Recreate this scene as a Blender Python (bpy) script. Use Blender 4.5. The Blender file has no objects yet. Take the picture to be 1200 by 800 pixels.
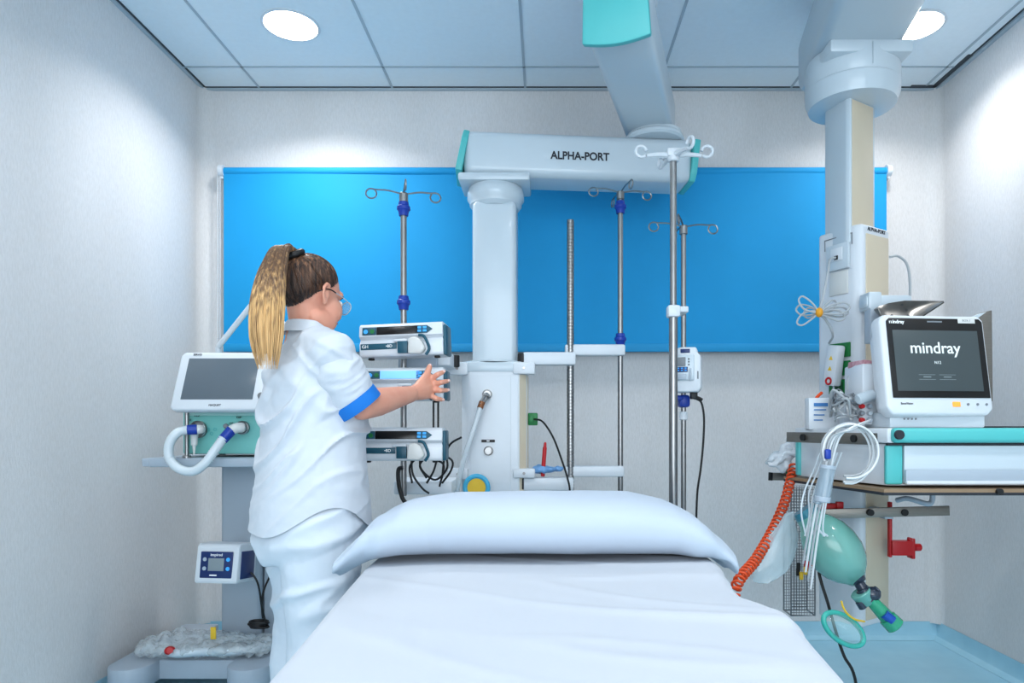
import bpy, bmesh, math, random
from mathutils import Vector, Matrix, noise
random.seed(7)
V = Vector
PI = math.pi
F_PX = 800.0; VPX = 640.0; VPY = 500.0; CAM_Z = 1.1
def P(px, py, Y):
    """a point that stands at depth Y (metres from the camera)"""
    return V(((px-VPX)*Y/F_PX, Y, CAM_Z-(py-VPY)*Y/F_PX))
sc = bpy.context.scene
COL = sc.collection
I4 = Matrix.Identity(4)
def lin(c):
    r = []
    for v in c[:3]:
        v = v/255.0
        r.append(v/12.92 if v <= .04045 else ((v+.055)/1.055)**2.4)
    return (*r, 1.0)
MATS = {}
def mat(name, rgb, rough=.5, metal=0, bump=None, var=None, trans=0, alpha=1, emit=None, es=1, coat=0, stretch=(1,1,1), sheen=0, sss=0):
    if name in MATS: return MATS[name]
    m = bpy.data.materials.new(name); m.use_nodes = True
    nt = m.node_tree; b = nt.nodes['Principled BSDF']
    b.inputs['Base Color'].default_value = lin(rgb)
    b.inputs['Roughness'].default_value = rough
    b.inputs['Metallic'].default_value = metal
    b.inputs['Transmission Weight'].default_value = trans
    b.inputs['Alpha'].default_value = alpha
    b.inputs['Coat Weight'].default_value = coat
    b.inputs['Sheen Weight'].default_value = sheen
    if sss:
        b.inputs['Subsurface Weight'].default_value = sss
        b.inputs['Subsurface Radius'].default_value = (.02,.008,.005)
        b.inputs['Subsurface Scale'].default_value = 1
    if emit:
        b.inputs['Emission Color'].default_value = lin(emit); b.inputs['Emission Strength'].default_value = es
    tc = nt.nodes.new('ShaderNodeTexCoord'); mp = nt.nodes.new('ShaderNodeMapping')
    mp.inputs['Scale'].default_value = stretch
    nt.links.new(tc.outputs['Object'], mp.inputs['Vector'])
    # every material keeps a procedural tone variation, faint by default
    n = nt.nodes.new('ShaderNodeTexNoise'); n.inputs['Scale'].default_value = var[0] if var else 6
    n.inputs['Detail'].default_value = 4
    nt.links.new(mp.outputs['Vector'], n.inputs['Vector'])
    mx = nt.nodes.new('ShaderNodeMix'); mx.data_type = 'RGBA'
    k = var[1] if var else .03
    c2 = var[2] if var and len(var) > 2 else tuple(c*(1-k) for c in rgb)
    mx.inputs['A'].default_value = lin(rgb); mx.inputs['B'].default_value = lin(c2)
    nt.links.new(n.outputs['Fac'], mx.inputs['Factor'])
    nt.links.new(mx.outputs['Result'], b.inputs['Base Color'])
    if bump:
        n2 = nt.nodes.new('ShaderNodeTexNoise'); n2.inputs['Scale'].default_value = bump[0]; n2.inputs['Detail'].default_value = 5
        nt.links.new(mp.outputs['Vector'], n2.inputs['Vector'])
        bp = nt.nodes.new('ShaderNodeBump'); bp.inputs['Strength'].default_value = bump[1]
        bp.inputs['Distance'].default_value = bump[2] if len(bump) > 2 else .01
        nt.links.new(n2.outputs['Fac'], bp.inputs['Height']); nt.links.new(bp.outputs['Normal'], b.inputs['Normal'])
    MATS[name] = m
    return m

def catmull(pts, n=8):
    pts = [V(p) for p in pts]
    if len(pts) < 3: return pts
    out = []
    for i in range(len(pts)-1):
        p0 = pts[i-1] if i else pts[0]*2-pts[1]
        p1, p2 = pts[i], pts[i+1]
        p3 = pts[i+2] if i+2 < len(pts) else pts[-1]*2-pts[-2]
        for k in range(n):
            t = k/n
            out.append(.5*((2*p1)+(p2-p0)*t+(2*p0-5*p1+4*p2-p3)*t*t+(3*p1-p0-3*p2+p3)*t**3))
    out.append(pts[-1])
    return out
def lerp(a, b, t): return a+(b-a)*t
def interp(tab, x):
    if x <= tab[0][0]: return tab[0][1]
    for (a, va), (b, vb) in zip(tab, tab[1:]):
        if x <= b: return va+(vb-va)*(x-a)/(b-a)
    return tab[-1][1]
def frame(o, x, z):
    """matrix with origin o, local x along x, local z (outward) near z"""
    x = V(x).normalized(); z = V(z); y = z.cross(x).normalized(); z = x.cross(y).normalized()
    M = Matrix((x, y, z)).transposed().to_4x4(); M.translation = V(o); return M
def axis_frame(a, b):
    a = V(a); b = V(b); z = (b-a).normalized()
    up = V((0, 0, 1)) if abs(z.z) < .95 else V((0, 1, 0))
    x = up.cross(z).normalized(); y = z.cross(x)
    M = Matrix((x, y, z)).transposed().to_4x4(); M.translation = a; return M

class MB:
    def __init__(s): s.bm = bmesh.new()
    def merge(s, b2, M=I4):
        b2.transform(M); me = bpy.data.meshes.new('t'); b2.to_mesh(me); b2.free()
        s.bm.from_mesh(me); bpy.data.meshes.remove(me); return s
    def box(s, c, size, M=I4, bevel=0, seg=2, taper=1):
        b = bmesh.new(); bmesh.ops.create_cube(b, size=1)
        for v in b.verts:
            k = taper if v.co.z > 0 else 1
            v.co = V((v.co.x*size[0]*k, v.co.y*size[1]*k, v.co.z*size[2]))
        if bevel: bmesh.ops.bevel(b, geom=b.edges[:]+b.verts[:], offset=min(bevel, min(size)*.49), segments=seg, profile=.5, affect='EDGES')
        return s.merge(b, M @ Matrix.Translation(V(c)))
    def prism(s, pts, d, M=I4, bevel=0, seg=2):
        """outline in local xy extruded along local z from 0 to d"""
        b = bmesh.new(); vs = [b.verts.new((p[0], p[1], 0)) for p in pts]; f = b.faces.new(vs)
        r = bmesh.ops.extrude_face_region(b, geom=[f])
        for e in r['geom']:
            if isinstance(e, bmesh.types.BMVert): e.co.z += d
        bmesh.ops.recalc_face_normals(b, faces=b.faces[:])
        if bevel: bmesh.ops.bevel(b, geom=b.edges[:], offset=bevel, segments=seg, profile=.5, affect='EDGES')
        return s.merge(b, M)
    def loft(s, rings, cap=True, closed=True):
        b = s.bm; R = [[b.verts.new(p) for p in r] for r in rings]; n = len(R[0])
        for a, c in zip(R, R[1:]):
            for i in range(n if closed else n-1):
                j = (i+1) % n; b.faces.new((a[i], a[j], c[j], c[i]))
        if cap and closed:
            b.faces.new(R[0][::-1]); b.faces.new(R[-1])
        return s
    def tube(s, pts, r, seg=8, n=6, cap=True, flat=None):
        k = len(pts); rs = r if isinstance(r, (list, tuple)) else [r]*k
        sp = catmull(pts, n) if n > 1 and k > 2 else [V(p) for p in pts]
        m = len(sp); rings = []
        t0 = (sp[1]-sp[0]).normalized(); up = V((0, 0, 1)) if abs(t0.z) < .9 else V((0, 1, 0))
        x = t0.cross(up).normalized()
        for i, p in enumerate(sp):
            t = ((sp[min(i+1, m-1)]-sp[max(i-1, 0)])).normalized()
            x = (x-t*x.dot(t)).normalized(); y = t.cross(x)
            u = i/(m-1)*(k-1); j = min(int(u), k-2); rad = lerp(rs[j], rs[j+1], u-j)
            fx, fy = flat if flat else (1, 1)
            rings.append([p+(x*math.cos(a)*fx+y*math.sin(a)*fy)*rad for a in [2*PI*q/seg for q in range(seg)]])
        return s.loft(rings, cap)
    def cyl(s, a, b, r, r2=None, seg=24, bevel=0):
        a = V(a); b = V(b); r2 = r if r2 is None else r2; h = (b-a).length
        prof = [(r, 0), (r2, h)] if not bevel else [(r-bevel, 0), (r, bevel), (r2, h-bevel), (r2-bevel, h)]
        return s.lathe(prof, axis_frame(a, b), seg)
    def lathe(s, prof, M=I4, seg=32, cap=True):
        rings = [[M @ V((max(r, 1e-5)*math.cos(2*PI*q/seg), max(r, 1e-5)*math.sin(2*PI*q/seg), h)) for q in range(seg)] for r, h in prof]
        return s.loft(rings, cap)
    def ell(s, c, rad, M=None, u=24, v=16):
        b = bmesh.new(); bmesh.ops.create_uvsphere(b, u_segments=u, v_segments=v, radius=1)
        if isinstance(rad, (int, float)): rad = (rad,)*3
        Mm = Matrix.Translation(V(c)) @ (M.to_3x3().to_4x4() if M else I4) @ Matrix.Diagonal((*rad, 1))
        return s.merge(b, Mm)
    def torus(s, M, R, r, seg=36, rs=8, a0=0, a1=2*PI, ry=None):
        ry = ry or R
        full = abs(a1-a0-2*PI) < 1e-4; n = seg
        rings = []
        for i in range(n+1):
            a = a0+(a1-a0)*i/n; c = V((R*math.cos(a), ry*math.sin(a), 0)); d = V((math.cos(a), math.sin(a), 0))
            rings.append([M @ (c+d*math.cos(q)*r+V((0, 0, 1))*math.sin(q)*r) for q in [2*PI*k/rs for k in range(rs)]])
        return s.loft(rings, cap=not full)
    def mesh(s):
        bmesh.ops.remove_doubles(s.bm, verts=s.bm.verts[:], dist=1e-6)
        bmesh.ops.recalc_face_normals(s.bm, faces=s.bm.faces[:])
        me = bpy.data.meshes.new('m'); s.bm.to_mesh(me); s.bm.free(); return me

WL = {}   # world location of every object's origin
def empty(name, loc, label, cat, group=None):
    o = bpy.data.objects.new(name, None); COL.objects.link(o); o.location = V(loc); o.empty_display_size = .05
    WL[o.name] = V(loc); tag(o, label, cat, group); return o
def tag(o, label, cat, group=None, kind=None):
    if label: o['label'] = label
    if cat: o['category'] = cat
    if group: o['group'] = group
    if kind: o['kind'] = kind
    return o
def obj(name, mb, m, parent=None, ang=38, label=None):
    me = mb.mesh() if isinstance(mb, MB) else mb
    lo = V((min(v.co[i] for v in me.vertices) for i in range(3))); hi = V((max(v.co[i] for v in me.vertices) for i in range(3)))
    base = V(((lo.x+hi.x)/2, (lo.y+hi.y)/2, lo.z))
    me.transform(Matrix.Translation(-base)); me.name = name
    for p in me.polygons: p.use_smooth = True
    me.set_sharp_from_angle(angle=math.radians(ang))
    for k in (m if isinstance(m, (list, tuple)) else [m]): me.materials.append(k)
    o = bpy.data.objects.new(name, me); COL.objects.link(o); WL[o.name] = base
    if parent is not None: o.parent = parent; o.location = base-WL[parent.name]
    else: o.location = base
    if label: o['label'] = label
    return o
def bake(mb_or_me, mods):
    me = mb_or_me.mesh() if isinstance(mb_or_me, MB) else mb_or_me
    o = bpy.data.objects.new('tmp', me); COL.objects.link(o)
    for typ, kw in mods:
        md = o.modifiers.new(typ, typ)
        for k, v in kw.items(): setattr(md, k, v)
    dg = bpy.context.evaluated_depsgraph_get(); dg.update()
    r = bpy.data.meshes.new_from_object(o.evaluated_get(dg))
    bpy.data.objects.remove(o); return r
def remesh(mb, vox=.005, sm=6, fac=.5):
    return bake(mb, [('REMESH', dict(mode='VOXEL', voxel_size=vox)), ('SMOOTH', dict(factor=fac, iterations=sm))])
def displace(me, fn):
    nn = [v.normal.copy() for v in me.vertices]
    for v, n in zip(me.vertices, nn): v.co += n*fn(v.co)
    me.update(); return me
def struct(name, mb, m, parent=None):
    o = obj(name, mb, m, parent); 
    if parent is None: o['kind'] = 'structure'
    return o
def text(name, s, size, M, m, parent, ext=.0006, sx=1, bold=0, align='CENTER'):
    cu = bpy.data.curves.new('txt', 'FONT'); cu.body = s; cu.size = size; cu.align_x = align; cu.align_y = 'CENTER'; cu.extrude = ext; cu.offset = bold
    o = bpy.data.objects.new('tmp', cu); COL.objects.link(o)
    dg = bpy.context.evaluated_depsgraph_get(); dg.update()
    me = bpy.data.meshes.new_from_object(o.evaluated_get(dg)); bpy.data.objects.remove(o)
    me.transform(M @ Matrix.Diagonal((sx, 1, 1, 1)))
    return obj(name, me, m, parent)

# ---------- materials ----------
M_white = mat('white_plastic', (216,222,228), .35, var=(5,.03))
M_white2 = mat('cool_white_enamel', (198,210,218), .3, var=(4,.03), coat=.2)
M_offw = mat('off_white_plastic', (214,216,214), .45)
M_beige = mat('beige_panel', (212,200,178), .4)
M_teal = mat('teal_plastic', (88,190,190), .4)
M_teal2 = mat('pale_teal_panel', (130,205,198), .45)
M_dteal = mat('dark_teal_panel', (22,84,104), .4)
M_steel = mat('brushed_steel', (158,158,158), .3, 1, var=(30,.1))
M_dsteel = mat('dull_steel_rail', (150,145,138), .42, .85, var=(25,.15), stretch=(1,1,12))
M_black = mat('black_rubber', (18,18,20), .5)
M_glass_black = mat('black_screen', (8,8,10), .3)
M_blue = mat('blue_plastic', (18,60,160), .4)
M_navy = mat('navy_panel', (20,48,104), .35)
M_cuff = mat('blue_cuff', (20,120,205), .8, bump=(300,.2,.001))
M_red = mat('red_plastic', (190,24,32), .4)
M_orange = mat('orange_plastic', (226,84,34), .4)
M_yellow = mat('yellow_plastic', (230,190,50), .45)
M_green = mat('green_socket', (20,120,60), .45)
M_gcable = mat('grey_cable', (176,182,186), .4)
M_wcable = mat('white_cable', (222,226,228), .4)
M_grey = mat('mid_grey_plastic', (128,134,140), .45)
M_lgrey = mat('pale_grey_plastic', (172,184,196), .45)
M_ink = mat('dark_ink', (40,44,52), .6)
M_inkw = mat('white_ink', (225,230,232), .6, emit=(225,230,232), es=.25)
M_hose = mat('clear_hose', (222,232,238), .25, alpha=.8, coat=.5)
M_bag = mat('clear_film', (232,242,246), .12, alpha=.42, coat=1, bump=(22,1,.04))
M_bluelit = mat('lit_blue_key', (60,160,230), .4, emit=(60,160,230), es=.3)
M_sheet = mat('white_bed_linen', (188,194,203), .85, bump=(45,.10,.004), var=(3,.03), sheen=.1)
M_pillow = mat('white_pillowcase', (186,198,212), .85, bump=(60,.12,.003), var=(4,.03), sheen=.1)
M_cloth = mat('white_uniform_cloth', (206,212,220), .85, bump=(55,.12,.004), var=(5,.04), sheen=.1)
M_skin = mat('skin', (226,170,146), .5, var=(18,.08,(214,146,124)), sss=.12)
M_light = mat('lamp_diffuser', (255,255,255), .5, emit=(255,255,255), es=9)
# ---------- the room ----------
XL, XR, YB, YF, ZC = -1.79, 2.04, 3.56, -1.9, 2.862
def wall_mat():
    m = mat('textile_wallpaper', (203,203,206), .85)
    nt = m.node_tree; b = nt.nodes['Principled BSDF']
    tc = nt.nodes.new('ShaderNodeTexCoord')
    mp = nt.nodes.new('ShaderNodeMapping'); mp.inputs['Scale'].default_value = (110, 110, 26)
    mp2 = nt.nodes.new('ShaderNodeMapping'); mp2.inputs['Scale'].default_value = (1.6, 1.6, .5)
    nt.links.new(tc.outputs['Object'], mp.inputs[0]); nt.links.new(tc.outputs['Object'], mp2.inputs[0])
    n = nt.nodes.new('ShaderNodeTexNoise'); n.inputs['Scale'].default_value = 1.6; n.inputs['Detail'].default_value = 6; n.inputs['Roughness'].default_value = .65
    n2 = nt.nodes.new('ShaderNodeTexNoise'); n2.inputs['Scale'].default_value = 1; n2.inputs['Detail'].default_value = 3
    nt.links.new(mp.outputs[0], n.inputs['Vector']); nt.links.new(mp2.outputs[0], n2.inputs['Vector'])
    r = nt.nodes.new('ShaderNodeValToRGB'); r.color_ramp.elements[0].position = .3; r.color_ramp.elements[0].color = lin((211,210,210)); r.color_ramp.elements[1].position = .62; r.color_ramp.elements[1].color = lin((222,221,222))
    nt.links.new(n.outputs['Fac'], r.inputs[0])
    r2 = nt.nodes.new('ShaderNodeValToRGB'); r2.color_ramp.elements[0].position = .3; r2.color_ramp.elements[0].color = (.90,.895,.885,1); r2.color_ramp.elements[1].position = .6; r2.color_ramp.elements[1].color = (1,1,1,1)
    nt.links.new(n2.outputs['Fac'], r2.inputs[0])
    mu = nt.nodes.new('ShaderNodeMix'); mu.data_type = 'RGBA'; mu.blend_type = 'MULTIPLY'; mu.inputs['Factor'].default_value = 1
    nt.links.new(r.outputs[0], mu.inputs['A']); nt.links.new(r2.outputs[0], mu.inputs['B']); nt.links.new(mu.outputs['Result'], b.inputs['Base Color'])
    bp = nt.nodes.new('ShaderNodeBump'); bp.inputs['Strength'].default_value = .35; bp.inputs['Distance'].default_value = .004
    nt.links.new(n.outputs['Fac'], bp.inputs['Height']); nt.links.new(bp.outputs[0], b.inputs['Normal'])
    return m
MW = wall_mat()
M_floor = mat('blue_vinyl', (146,194,214), .32, var=(9,.1,(172,214,230)), bump=(60,.05,.002))
M_ceil = mat('ceiling_tile', (232,242,248), .8, var=(40,.03), bump=(220,.15,.001))
M_grid = mat('ceiling_grid_strip', (176,190,200), .5)
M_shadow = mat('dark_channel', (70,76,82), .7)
struct('floor', MB().box(((XL+XR)/2, (YB+YF)/2, -.05), (XR-XL+.2, YB-YF+.2, .1)), M_floor)
struct('wall_back', MB().box(((XL+XR)/2, YB+.05, ZC/2), (XR-XL+.2, .1, ZC+.1)), MW)
struct('wall_left', MB().box((XL-.05, (YB+YF)/2, ZC/2), (.1, YB-YF, ZC+.1)), MW)
struct('wall_right', MB().box((XR+.05, (YB+YF)/2, ZC/2), (.1, YB-YF, ZC+.1)), MW)
struct('wall_front', MB().box(((XL+XR)/2, YF-.05, ZC/2), (XR-XL+.2, .1, ZC+.1)), MW)
struct('ceiling', MB().box(((XL+XR)/2, (YB+YF)/2, ZC+.05), (XR-XL+.2, YB-YF+.2, .1)), M_ceil)
# rounded inner corners of the wallpapered walls
def cove_v(x, sx):
    m = MB(); r = .07; pts = []
    for k in range(9):
        a = PI/2*k/8; pts.append((x+sx*(r-r*math.cos(a)) , YB-(r-r*math.sin(a))))
    m.loft([[V((p[0], p[1], z)) for p in pts] for z in (.08, ZC)], cap=False, closed=False)
    return m
struct('trim_1', cove_v(XL, 1), MW); struct('trim_2', cove_v(XR, -1), MW)
# coved vinyl skirting
def skirt(p0, p1, inn):
    m = MB(); prof = [(0.002, .088), (.006, .088), (.007, .04), (.016, .018), (.045, .002), (.045, 0.0005)]
    m.loft([[V(p)+V(inn)*d+V((0, 0, z)) for d, z in prof] for p in (p0, p1)], cap=False, closed=False); return m
struct('baseboard_back', skirt((XL, YB, 0), (XR, YB, 0), (0, -1, 0)), M_floor)
struct('baseboard_left', skirt((XL, YF, 0), (XL, YB, 0), (1, 0, 0)), M_floor)
struct('baseboard_right', skirt((XR, YF, 0), (XR, YB, 0), (-1, 0, 0)), M_floor)
# ceiling grid
g = MB(); xs = [-1.49+.6905*i for i in range(6)]
for x in xs: g.box((x, (YB+YF)/2, ZC-.001), (.012, YB-YF, .004))
ys = [3.34-.69*i for i in range(8)]
for y in ys: g.box(((XL+XR)/2, y, ZC-.001), (XR-XL, .012, .004))
struct('trim_3', g, M_grid)
g = MB()
g.box(((XL+XR)/2, YB-.008, ZC-.006), (XR-XL, .016, .012)); g.box((XL+.008, (YB+YF)/2, ZC-.006), (.016, YB-YF, .012))
g.box((XR-.01, (YB+YF)/2, ZC-.006), (.02, YB-YF, .012))
struct('trim_4', g, M_grid)
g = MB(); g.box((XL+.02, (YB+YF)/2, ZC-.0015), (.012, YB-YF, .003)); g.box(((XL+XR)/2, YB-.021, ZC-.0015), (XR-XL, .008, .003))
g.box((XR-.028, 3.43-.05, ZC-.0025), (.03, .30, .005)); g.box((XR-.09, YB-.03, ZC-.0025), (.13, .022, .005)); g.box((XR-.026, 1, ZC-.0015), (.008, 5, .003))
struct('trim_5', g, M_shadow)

# ---------- downlights ----------
def downlight(x, y, label, power=None, pref=8):
    e = empty('ceiling_downlight', (x, y, ZC), label, 'ceiling light', 'recessed round downlights')
    obj('lamp_rim', MB().lathe([(.122, 0), (.124, -.004), (.113, -.006), (.111, -.001)], Matrix.Translation((x, y, ZC)), 48), M_white, e)
    obj('diffuser', MB().lathe([(.0, -.0015), (.111, -.0015), (.111, -.0035), (0, -.0035)], Matrix.Translation((x, y, ZC)), 48, cap=False), M_light, e)
    L = bpy.data.lights.new('downlight_lamp', 'AREA'); L.shape = 'DISK'; L.size = .2; L.energy = power; L.color = (1, .985, .97) if pref else (.9, .96, 1); L.spread = math.radians(135)
    lo = bpy.data.objects.new('downlight_lamp', L); COL.objects.link(lo); lo.location = (x, y, ZC-.012)
    return e
downlight(-1.12, 2.995, 'bright round downlight in the ceiling at the upper left', 10)
downlight(1.62, 3.0, 'round downlight at the upper right, partly behind the wide ceiling arm', 6)
for (x, y, w) in ((-1.12, 1.2, 5), (.26, 1.2, 5), (1.64, 1.2, 5), (-.43, -.6, 5), (.95, -.6, 5)):
    downlight(x, y, 'round downlight in the ceiling out of the photo, above the foot of the bed', w)

# unseen glowing panel added behind the camera for soft front fill
struct('fill_panel_1', MB().box((.1, YF+.012, 1.55), (3.2, .02, 2.1), bevel=.004), mat('fill_panel_glow', (225,235,240), .5, emit=(225,238,255), es=.4))
struct('trim_6', MB().box((.1, YF+.02, 2.62), (3.3, .04, .05)).box((.1, YF+.02, .48), (3.3, .04, .05)).box((-1.52, YF+.02, 1.55), (.05, .04, 2.1)).box((1.72, YF+.02, 1.55), (.05, .04, 2.1)), M_white)  # frame around the added panel
L = bpy.data.lights.new('front_fill', 'AREA'); L.shape = 'RECTANGLE'; L.size = 3.1; L.size_y = 2.0; L.energy = 62; L.color = (.93, .97, 1)  # fill lamp added in front of the panel, evens the light from behind the camera
lo = bpy.data.objects.new('front_fill', L); COL.objects.link(lo); lo.location = (.1, YF+.06, 1.55); lo.rotation_euler = (PI/2, 0, 0)
# ---------- roller blind ----------
M_blind = mat('azure_blind_fabric', (0,146,200), .7, var=(3,.06,(4,152,212)), bump=(500,.3,.0006))
M_blind2 = mat('azure_blind_hem', (24,152,206), .6)
e = empty('roller_blind', (.05, 3.5, 1.48), 'wide azure blue roller blind hanging flat across the back wall', 'blind')
x0, x1 = P(262, 0, 3.5).x, P(1039, 0, 3.5).x; zt, zb = P(0, 195, 3.5).z, P(0, 412, 3.5).z
m = MB(); rows = []
for i in range(41):
    z = lerp(zt-.02, zb, i/40); rows.append([V((lerp(x0, x1, j/80), 3.5+.002*math.sin(j*.21+z*1.2)+.0015*math.sin(j*.07), z)) for j in range(81)])
m.loft(rows, cap=False, closed=False)
m.loft([[p+V((0, .003, 0)) for p in r] for r in rows], cap=False, closed=False)
obj('fabric', m, M_blind, e)
obj('bottom_bar', MB().box(((x0+x1)/2, 3.5, zb+.02), (x1-x0, .012, .042), bevel=.005), M_blind2, e)
obj('roller_tube', MB().cyl((x0, 3.515, zt-.022), (x1, 3.515, zt-.022), .022), M_blind, e)
for x, s in ((x0-.012, -1), (x1+.012, 1)):
    obj('bracket', MB().box((x, 3.53, zt-.025), (.02, .06, .075), bevel=.008).cyl((x-.012, 3.51, zt-.02), (x+.012, 3.51, zt-.02), .03), M_white, e)
m = MB()
for dx in (-.03, -.018):
    m.tube([(x0+dx, 3.5, zt-.03), (x0+dx+.001, 3.5, 1.9), (x0+dx, 3.5, 1.44)], .0022, 6)
    z = zt-.04
    while z > 1.45: m.ell((x0+dx, 3.5, z), .0032, u=8, v=6); z -= .012
m.cyl((x0-.024, 3.5, 1.50), (x0-.024, 3.5, 1.425), .009)
obj('pull_chain', m, M_white, e)

# ---------- bed ----------
wl = [(0, -.42), (1.0, -.428), (1.18, -.437), (1.46, -.456), (1.76, -.472), (2.2, -.472)]
wr = [(0, .455), (1.0, .458), (1.18, .470), (1.33, .483), (1.40, .466), (1.47, .436), (1.56, .434), (1.76, .449), (2.2, .45)]
def bed_z(y): return interp([(0, .705), (1.0, .722), (1.76, .748), (2.2, .75)], y)
BY0, BY1 = .15, 2.16
e = empty('hospital_bed', (0, 1.15, 0), 'hospital bed made up with a plain white sheet, its foot toward the camera', 'bed')
m = MB(); rows = []
NY = 110
for i in range(NY+1):
    y = lerp(BY0, BY1, i/NY); a, b = interp(wl, y), interp(wr, y); z = bed_z(y); row = []
    endd = min(1, min(y-BY0, BY1-y)/.05); 
    z -= .045*(1-math.sqrt(max(0, 1-(1-endd)**2)))
    R = .035
    zlow = .50
    prof = [(a-.012+.012*math.sin(y*9), zlow), (a-.006, z-.16), (a, z-.09), (a, z-R)]
    for k in range(1, 6):
        q = PI/2*k/5; prof.append((a+R-R*math.cos(q), z-R+R*math.sin(q)))
    for k in range(1, 40):
        t = k/40; prof.append((lerp(a+R, b-R, t), z))
    for k in range(0, 6):
        q = PI/2*(1-k/5); prof.append((b-R+R*math.cos(q), z-R+R*math.sin(q)))
    prof += [(b, z-.09), (b+.006, z-.16), (b+.012+.015*math.sin(y*8), zlow+.04)]
    for x, zz in prof:
        top = 1 if zz > z-.002 else .5
        n = noise.noise(V((x*1.1, y*6, 3.3)))*.006+noise.noise(V((x*3, y*3, 1)))*.004+.005*max(0, 1-abs(noise.noise(V((x*1.3+4, y*5+x*1.5, 8))))*9)
        r1 = math.exp(-((y-1.34+.25*(x-.2))/.02)**2)*.006*max(0, min(1, (x+.05)*4))
        row.append(V((x+n*(1-top), y, zz+(n+r1)*top)))
    rows.append(row)
m.loft(rows, cap=False, closed=False)
# close the two ends
for r in (rows[0], rows[-1]):
    vs = [m.bm.verts.new(p) for p in r]; m.bm.faces.new(vs)
sh = obj('sheet', bake(m, [('SUBSURF', dict(levels=1, render_levels=1))]), M_sheet, e, ang=80)
obj('mattress', MB().box((-.0, 1.155, .60), (.84, 1.94, .16), bevel=.03), M_lgrey, e)
fr = MB()
fr.box((0, 1.15, .49), (.80, 1.9, .04), bevel=.01); fr.box((0, .45, .36), (.5, .08, .22)).box((0, 1.8, .36), (.5, .08, .22))
fr.box((-.33, 1.15, .22), (.06, 1.7, .06), bevel=.01).box((.33, 1.15, .22), (.06, 1.7, .06), bevel=.01).box((0, .4, .22), (.66, .06, .06)).box((0, 1.9, .22), (.66, .06, .06))
obj('bed_frame', fr, M_lgrey, e)
for x in (-.34, .34):
    for y in (.38, 1.93):
        w = MB(); w.cyl((x, y, .2), (x, y, .13), .014); w.box((x, y, .13), (.05, .06, .03), bevel=.01); c = obj('caster_fork', w, M_lgrey, e)
        obj('wheel', MB().cyl((x-.015, y, .062), (x+.015, y, .062), .062, bevel=.006), M_grey, c)

# pillow
m = MB(); rows = []
def pil(x):
    # (thickness half, depth half, centre z lift) along x
    th = interp([(-.54, .026), (-.51, .034), (-.475, .044), (-.44, .058), (-.38, .072), (-.26, .080), (0, .083), (.25, .081), (.36, .070), (.42, .056), (.455, .044), (.50, .034), (.53, .026)], x)
    dp = interp([(-.54, .12), (-.47, .18), (-.42, .20), (0, .21), (.4, .20), (.46, .18), (.53, .11)], x)
    return th, dp
NX = 120
for i in range(NX+1):
    x = lerp(-.54, .53, i/NX); th, dp = pil(x); cy = 1.925
    zb_ = .752
    base = zb_+th
    droop = interp([(-.54, -.040), (-.50, -.018), (-.46, .0), (-.4, 0), (.4, 0), (.45, .0), (.49, -.018), (.53, -.044)], x)
    yc = cy-interp([(-.54, .10), (-.45, .03), (-.3, 0), (.35, 0), (.46, .02), (.53, .07)], x)
    ring = []
    for q in range(44):
        a = 2*PI*q/44; c, s_ = math.cos(a), math.sin(a)
        yy = math.copysign(abs(c)**.8, c)*dp; zz = math.copysign(abs(s_)**.75, s_)*th
        if zz < 0: zz *= .95
        p = V((x, yc+yy, base+zz+droop))
        p.z += .0025*noise.noise(V((x*7, yy*7, 2)))*(1 if th > .03 else 0)
        if abs(x) > .36:
            k = min(1, (abs(x)-.36)/.1); nn = noise.noise(V((x*16, yy*22, zz*14)))
            p.z += .012*k*nn; p.y += .008*k*noise.noise(V((x*12, yy*20, 5)))
            p.z = max(p.z, .742) if -.47 < p.x < .48 else p.z
        ring.append(p)
    for p in ring:
        if p.x > 0: p.x *= .94
    rows.append(ring)
m.loft(rows)
tag(obj('pillow', bake(m, [('SUBSURF', dict(levels=1, render_levels=1))]), M_pillow, None, 80), 'long white pillow with loose pillowcase ends lying at the head of the bed', 'pillow')
# ---------- supply unit over the bed head ----------
e = empty('ceiling_supply_unit', (.24, 2.35, ZC), 'white ceiling-hung service arm and column with ALPHA-PORT lettering behind the bed head', 'medical pendant', None)
def arm_bar(name, a, b, w, z0, z1, m, par, bev=.03, ext=0):
    a = V(a); b = V(b); d = (b-a); L = d.length; Mx = frame(((a+b)/2).to_3d(), d, (0, 0, 1))
    Mx.translation = V(((a.x+b.x)/2, (a.y+b.y)/2, (z0+z1)/2))
    return obj(name, MB().box((0, 0, 0), (L, w, z1-z0), Mx, bevel=bev, seg=4), m, par), Mx, L
ua, Mu, Lu = arm_bar('upper_arm', (.232, 2.22, 0), (.475, 3.08, 0), .215, 2.378, 2.555, M_white2, e, .032)
# teal cap closing the near end of the upper arm
cap = MB(); out = []
for k in range(13):
    a = -PI/2+PI*k/12; out.append((.115*math.sin(a), -.012*math.cos(a*1)))
out2 = [(-.112, .0)]+[(x, -.014*math.cos(x/.112*PI/2)) for x in [(-.112+.224*k/12) for k in range(1, 12)]]+[(.112, 0), (.104, .14)]+[(x, .155) for x in (.06, 0, -.06)]+[(-.104, .14)]
d = V((.243, .86, 0)).normalized(); xr = V((d.y, -d.x, 0))
Mc = frame((.232, 2.22, 2.350), xr, -d+V((0, 0, -.18)))
cap.prism(out2, .03, Mc, bevel=.006)
obj('end_cap', cap, M_teal, ua)
m = MB(); m.cyl((.26, 2.36, 2.55), (.26, 2.36, 2.60), .125, bevel=.01); m.cyl((.26, 2.36, 2.6), (.26, 2.36, ZC-.02), .1); m.cyl((.26, 2.36, ZC-.05), (.26, 2.36, ZC), .17, bevel=.012)
obj('ceiling_mount', m, M_white2, e)
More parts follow.
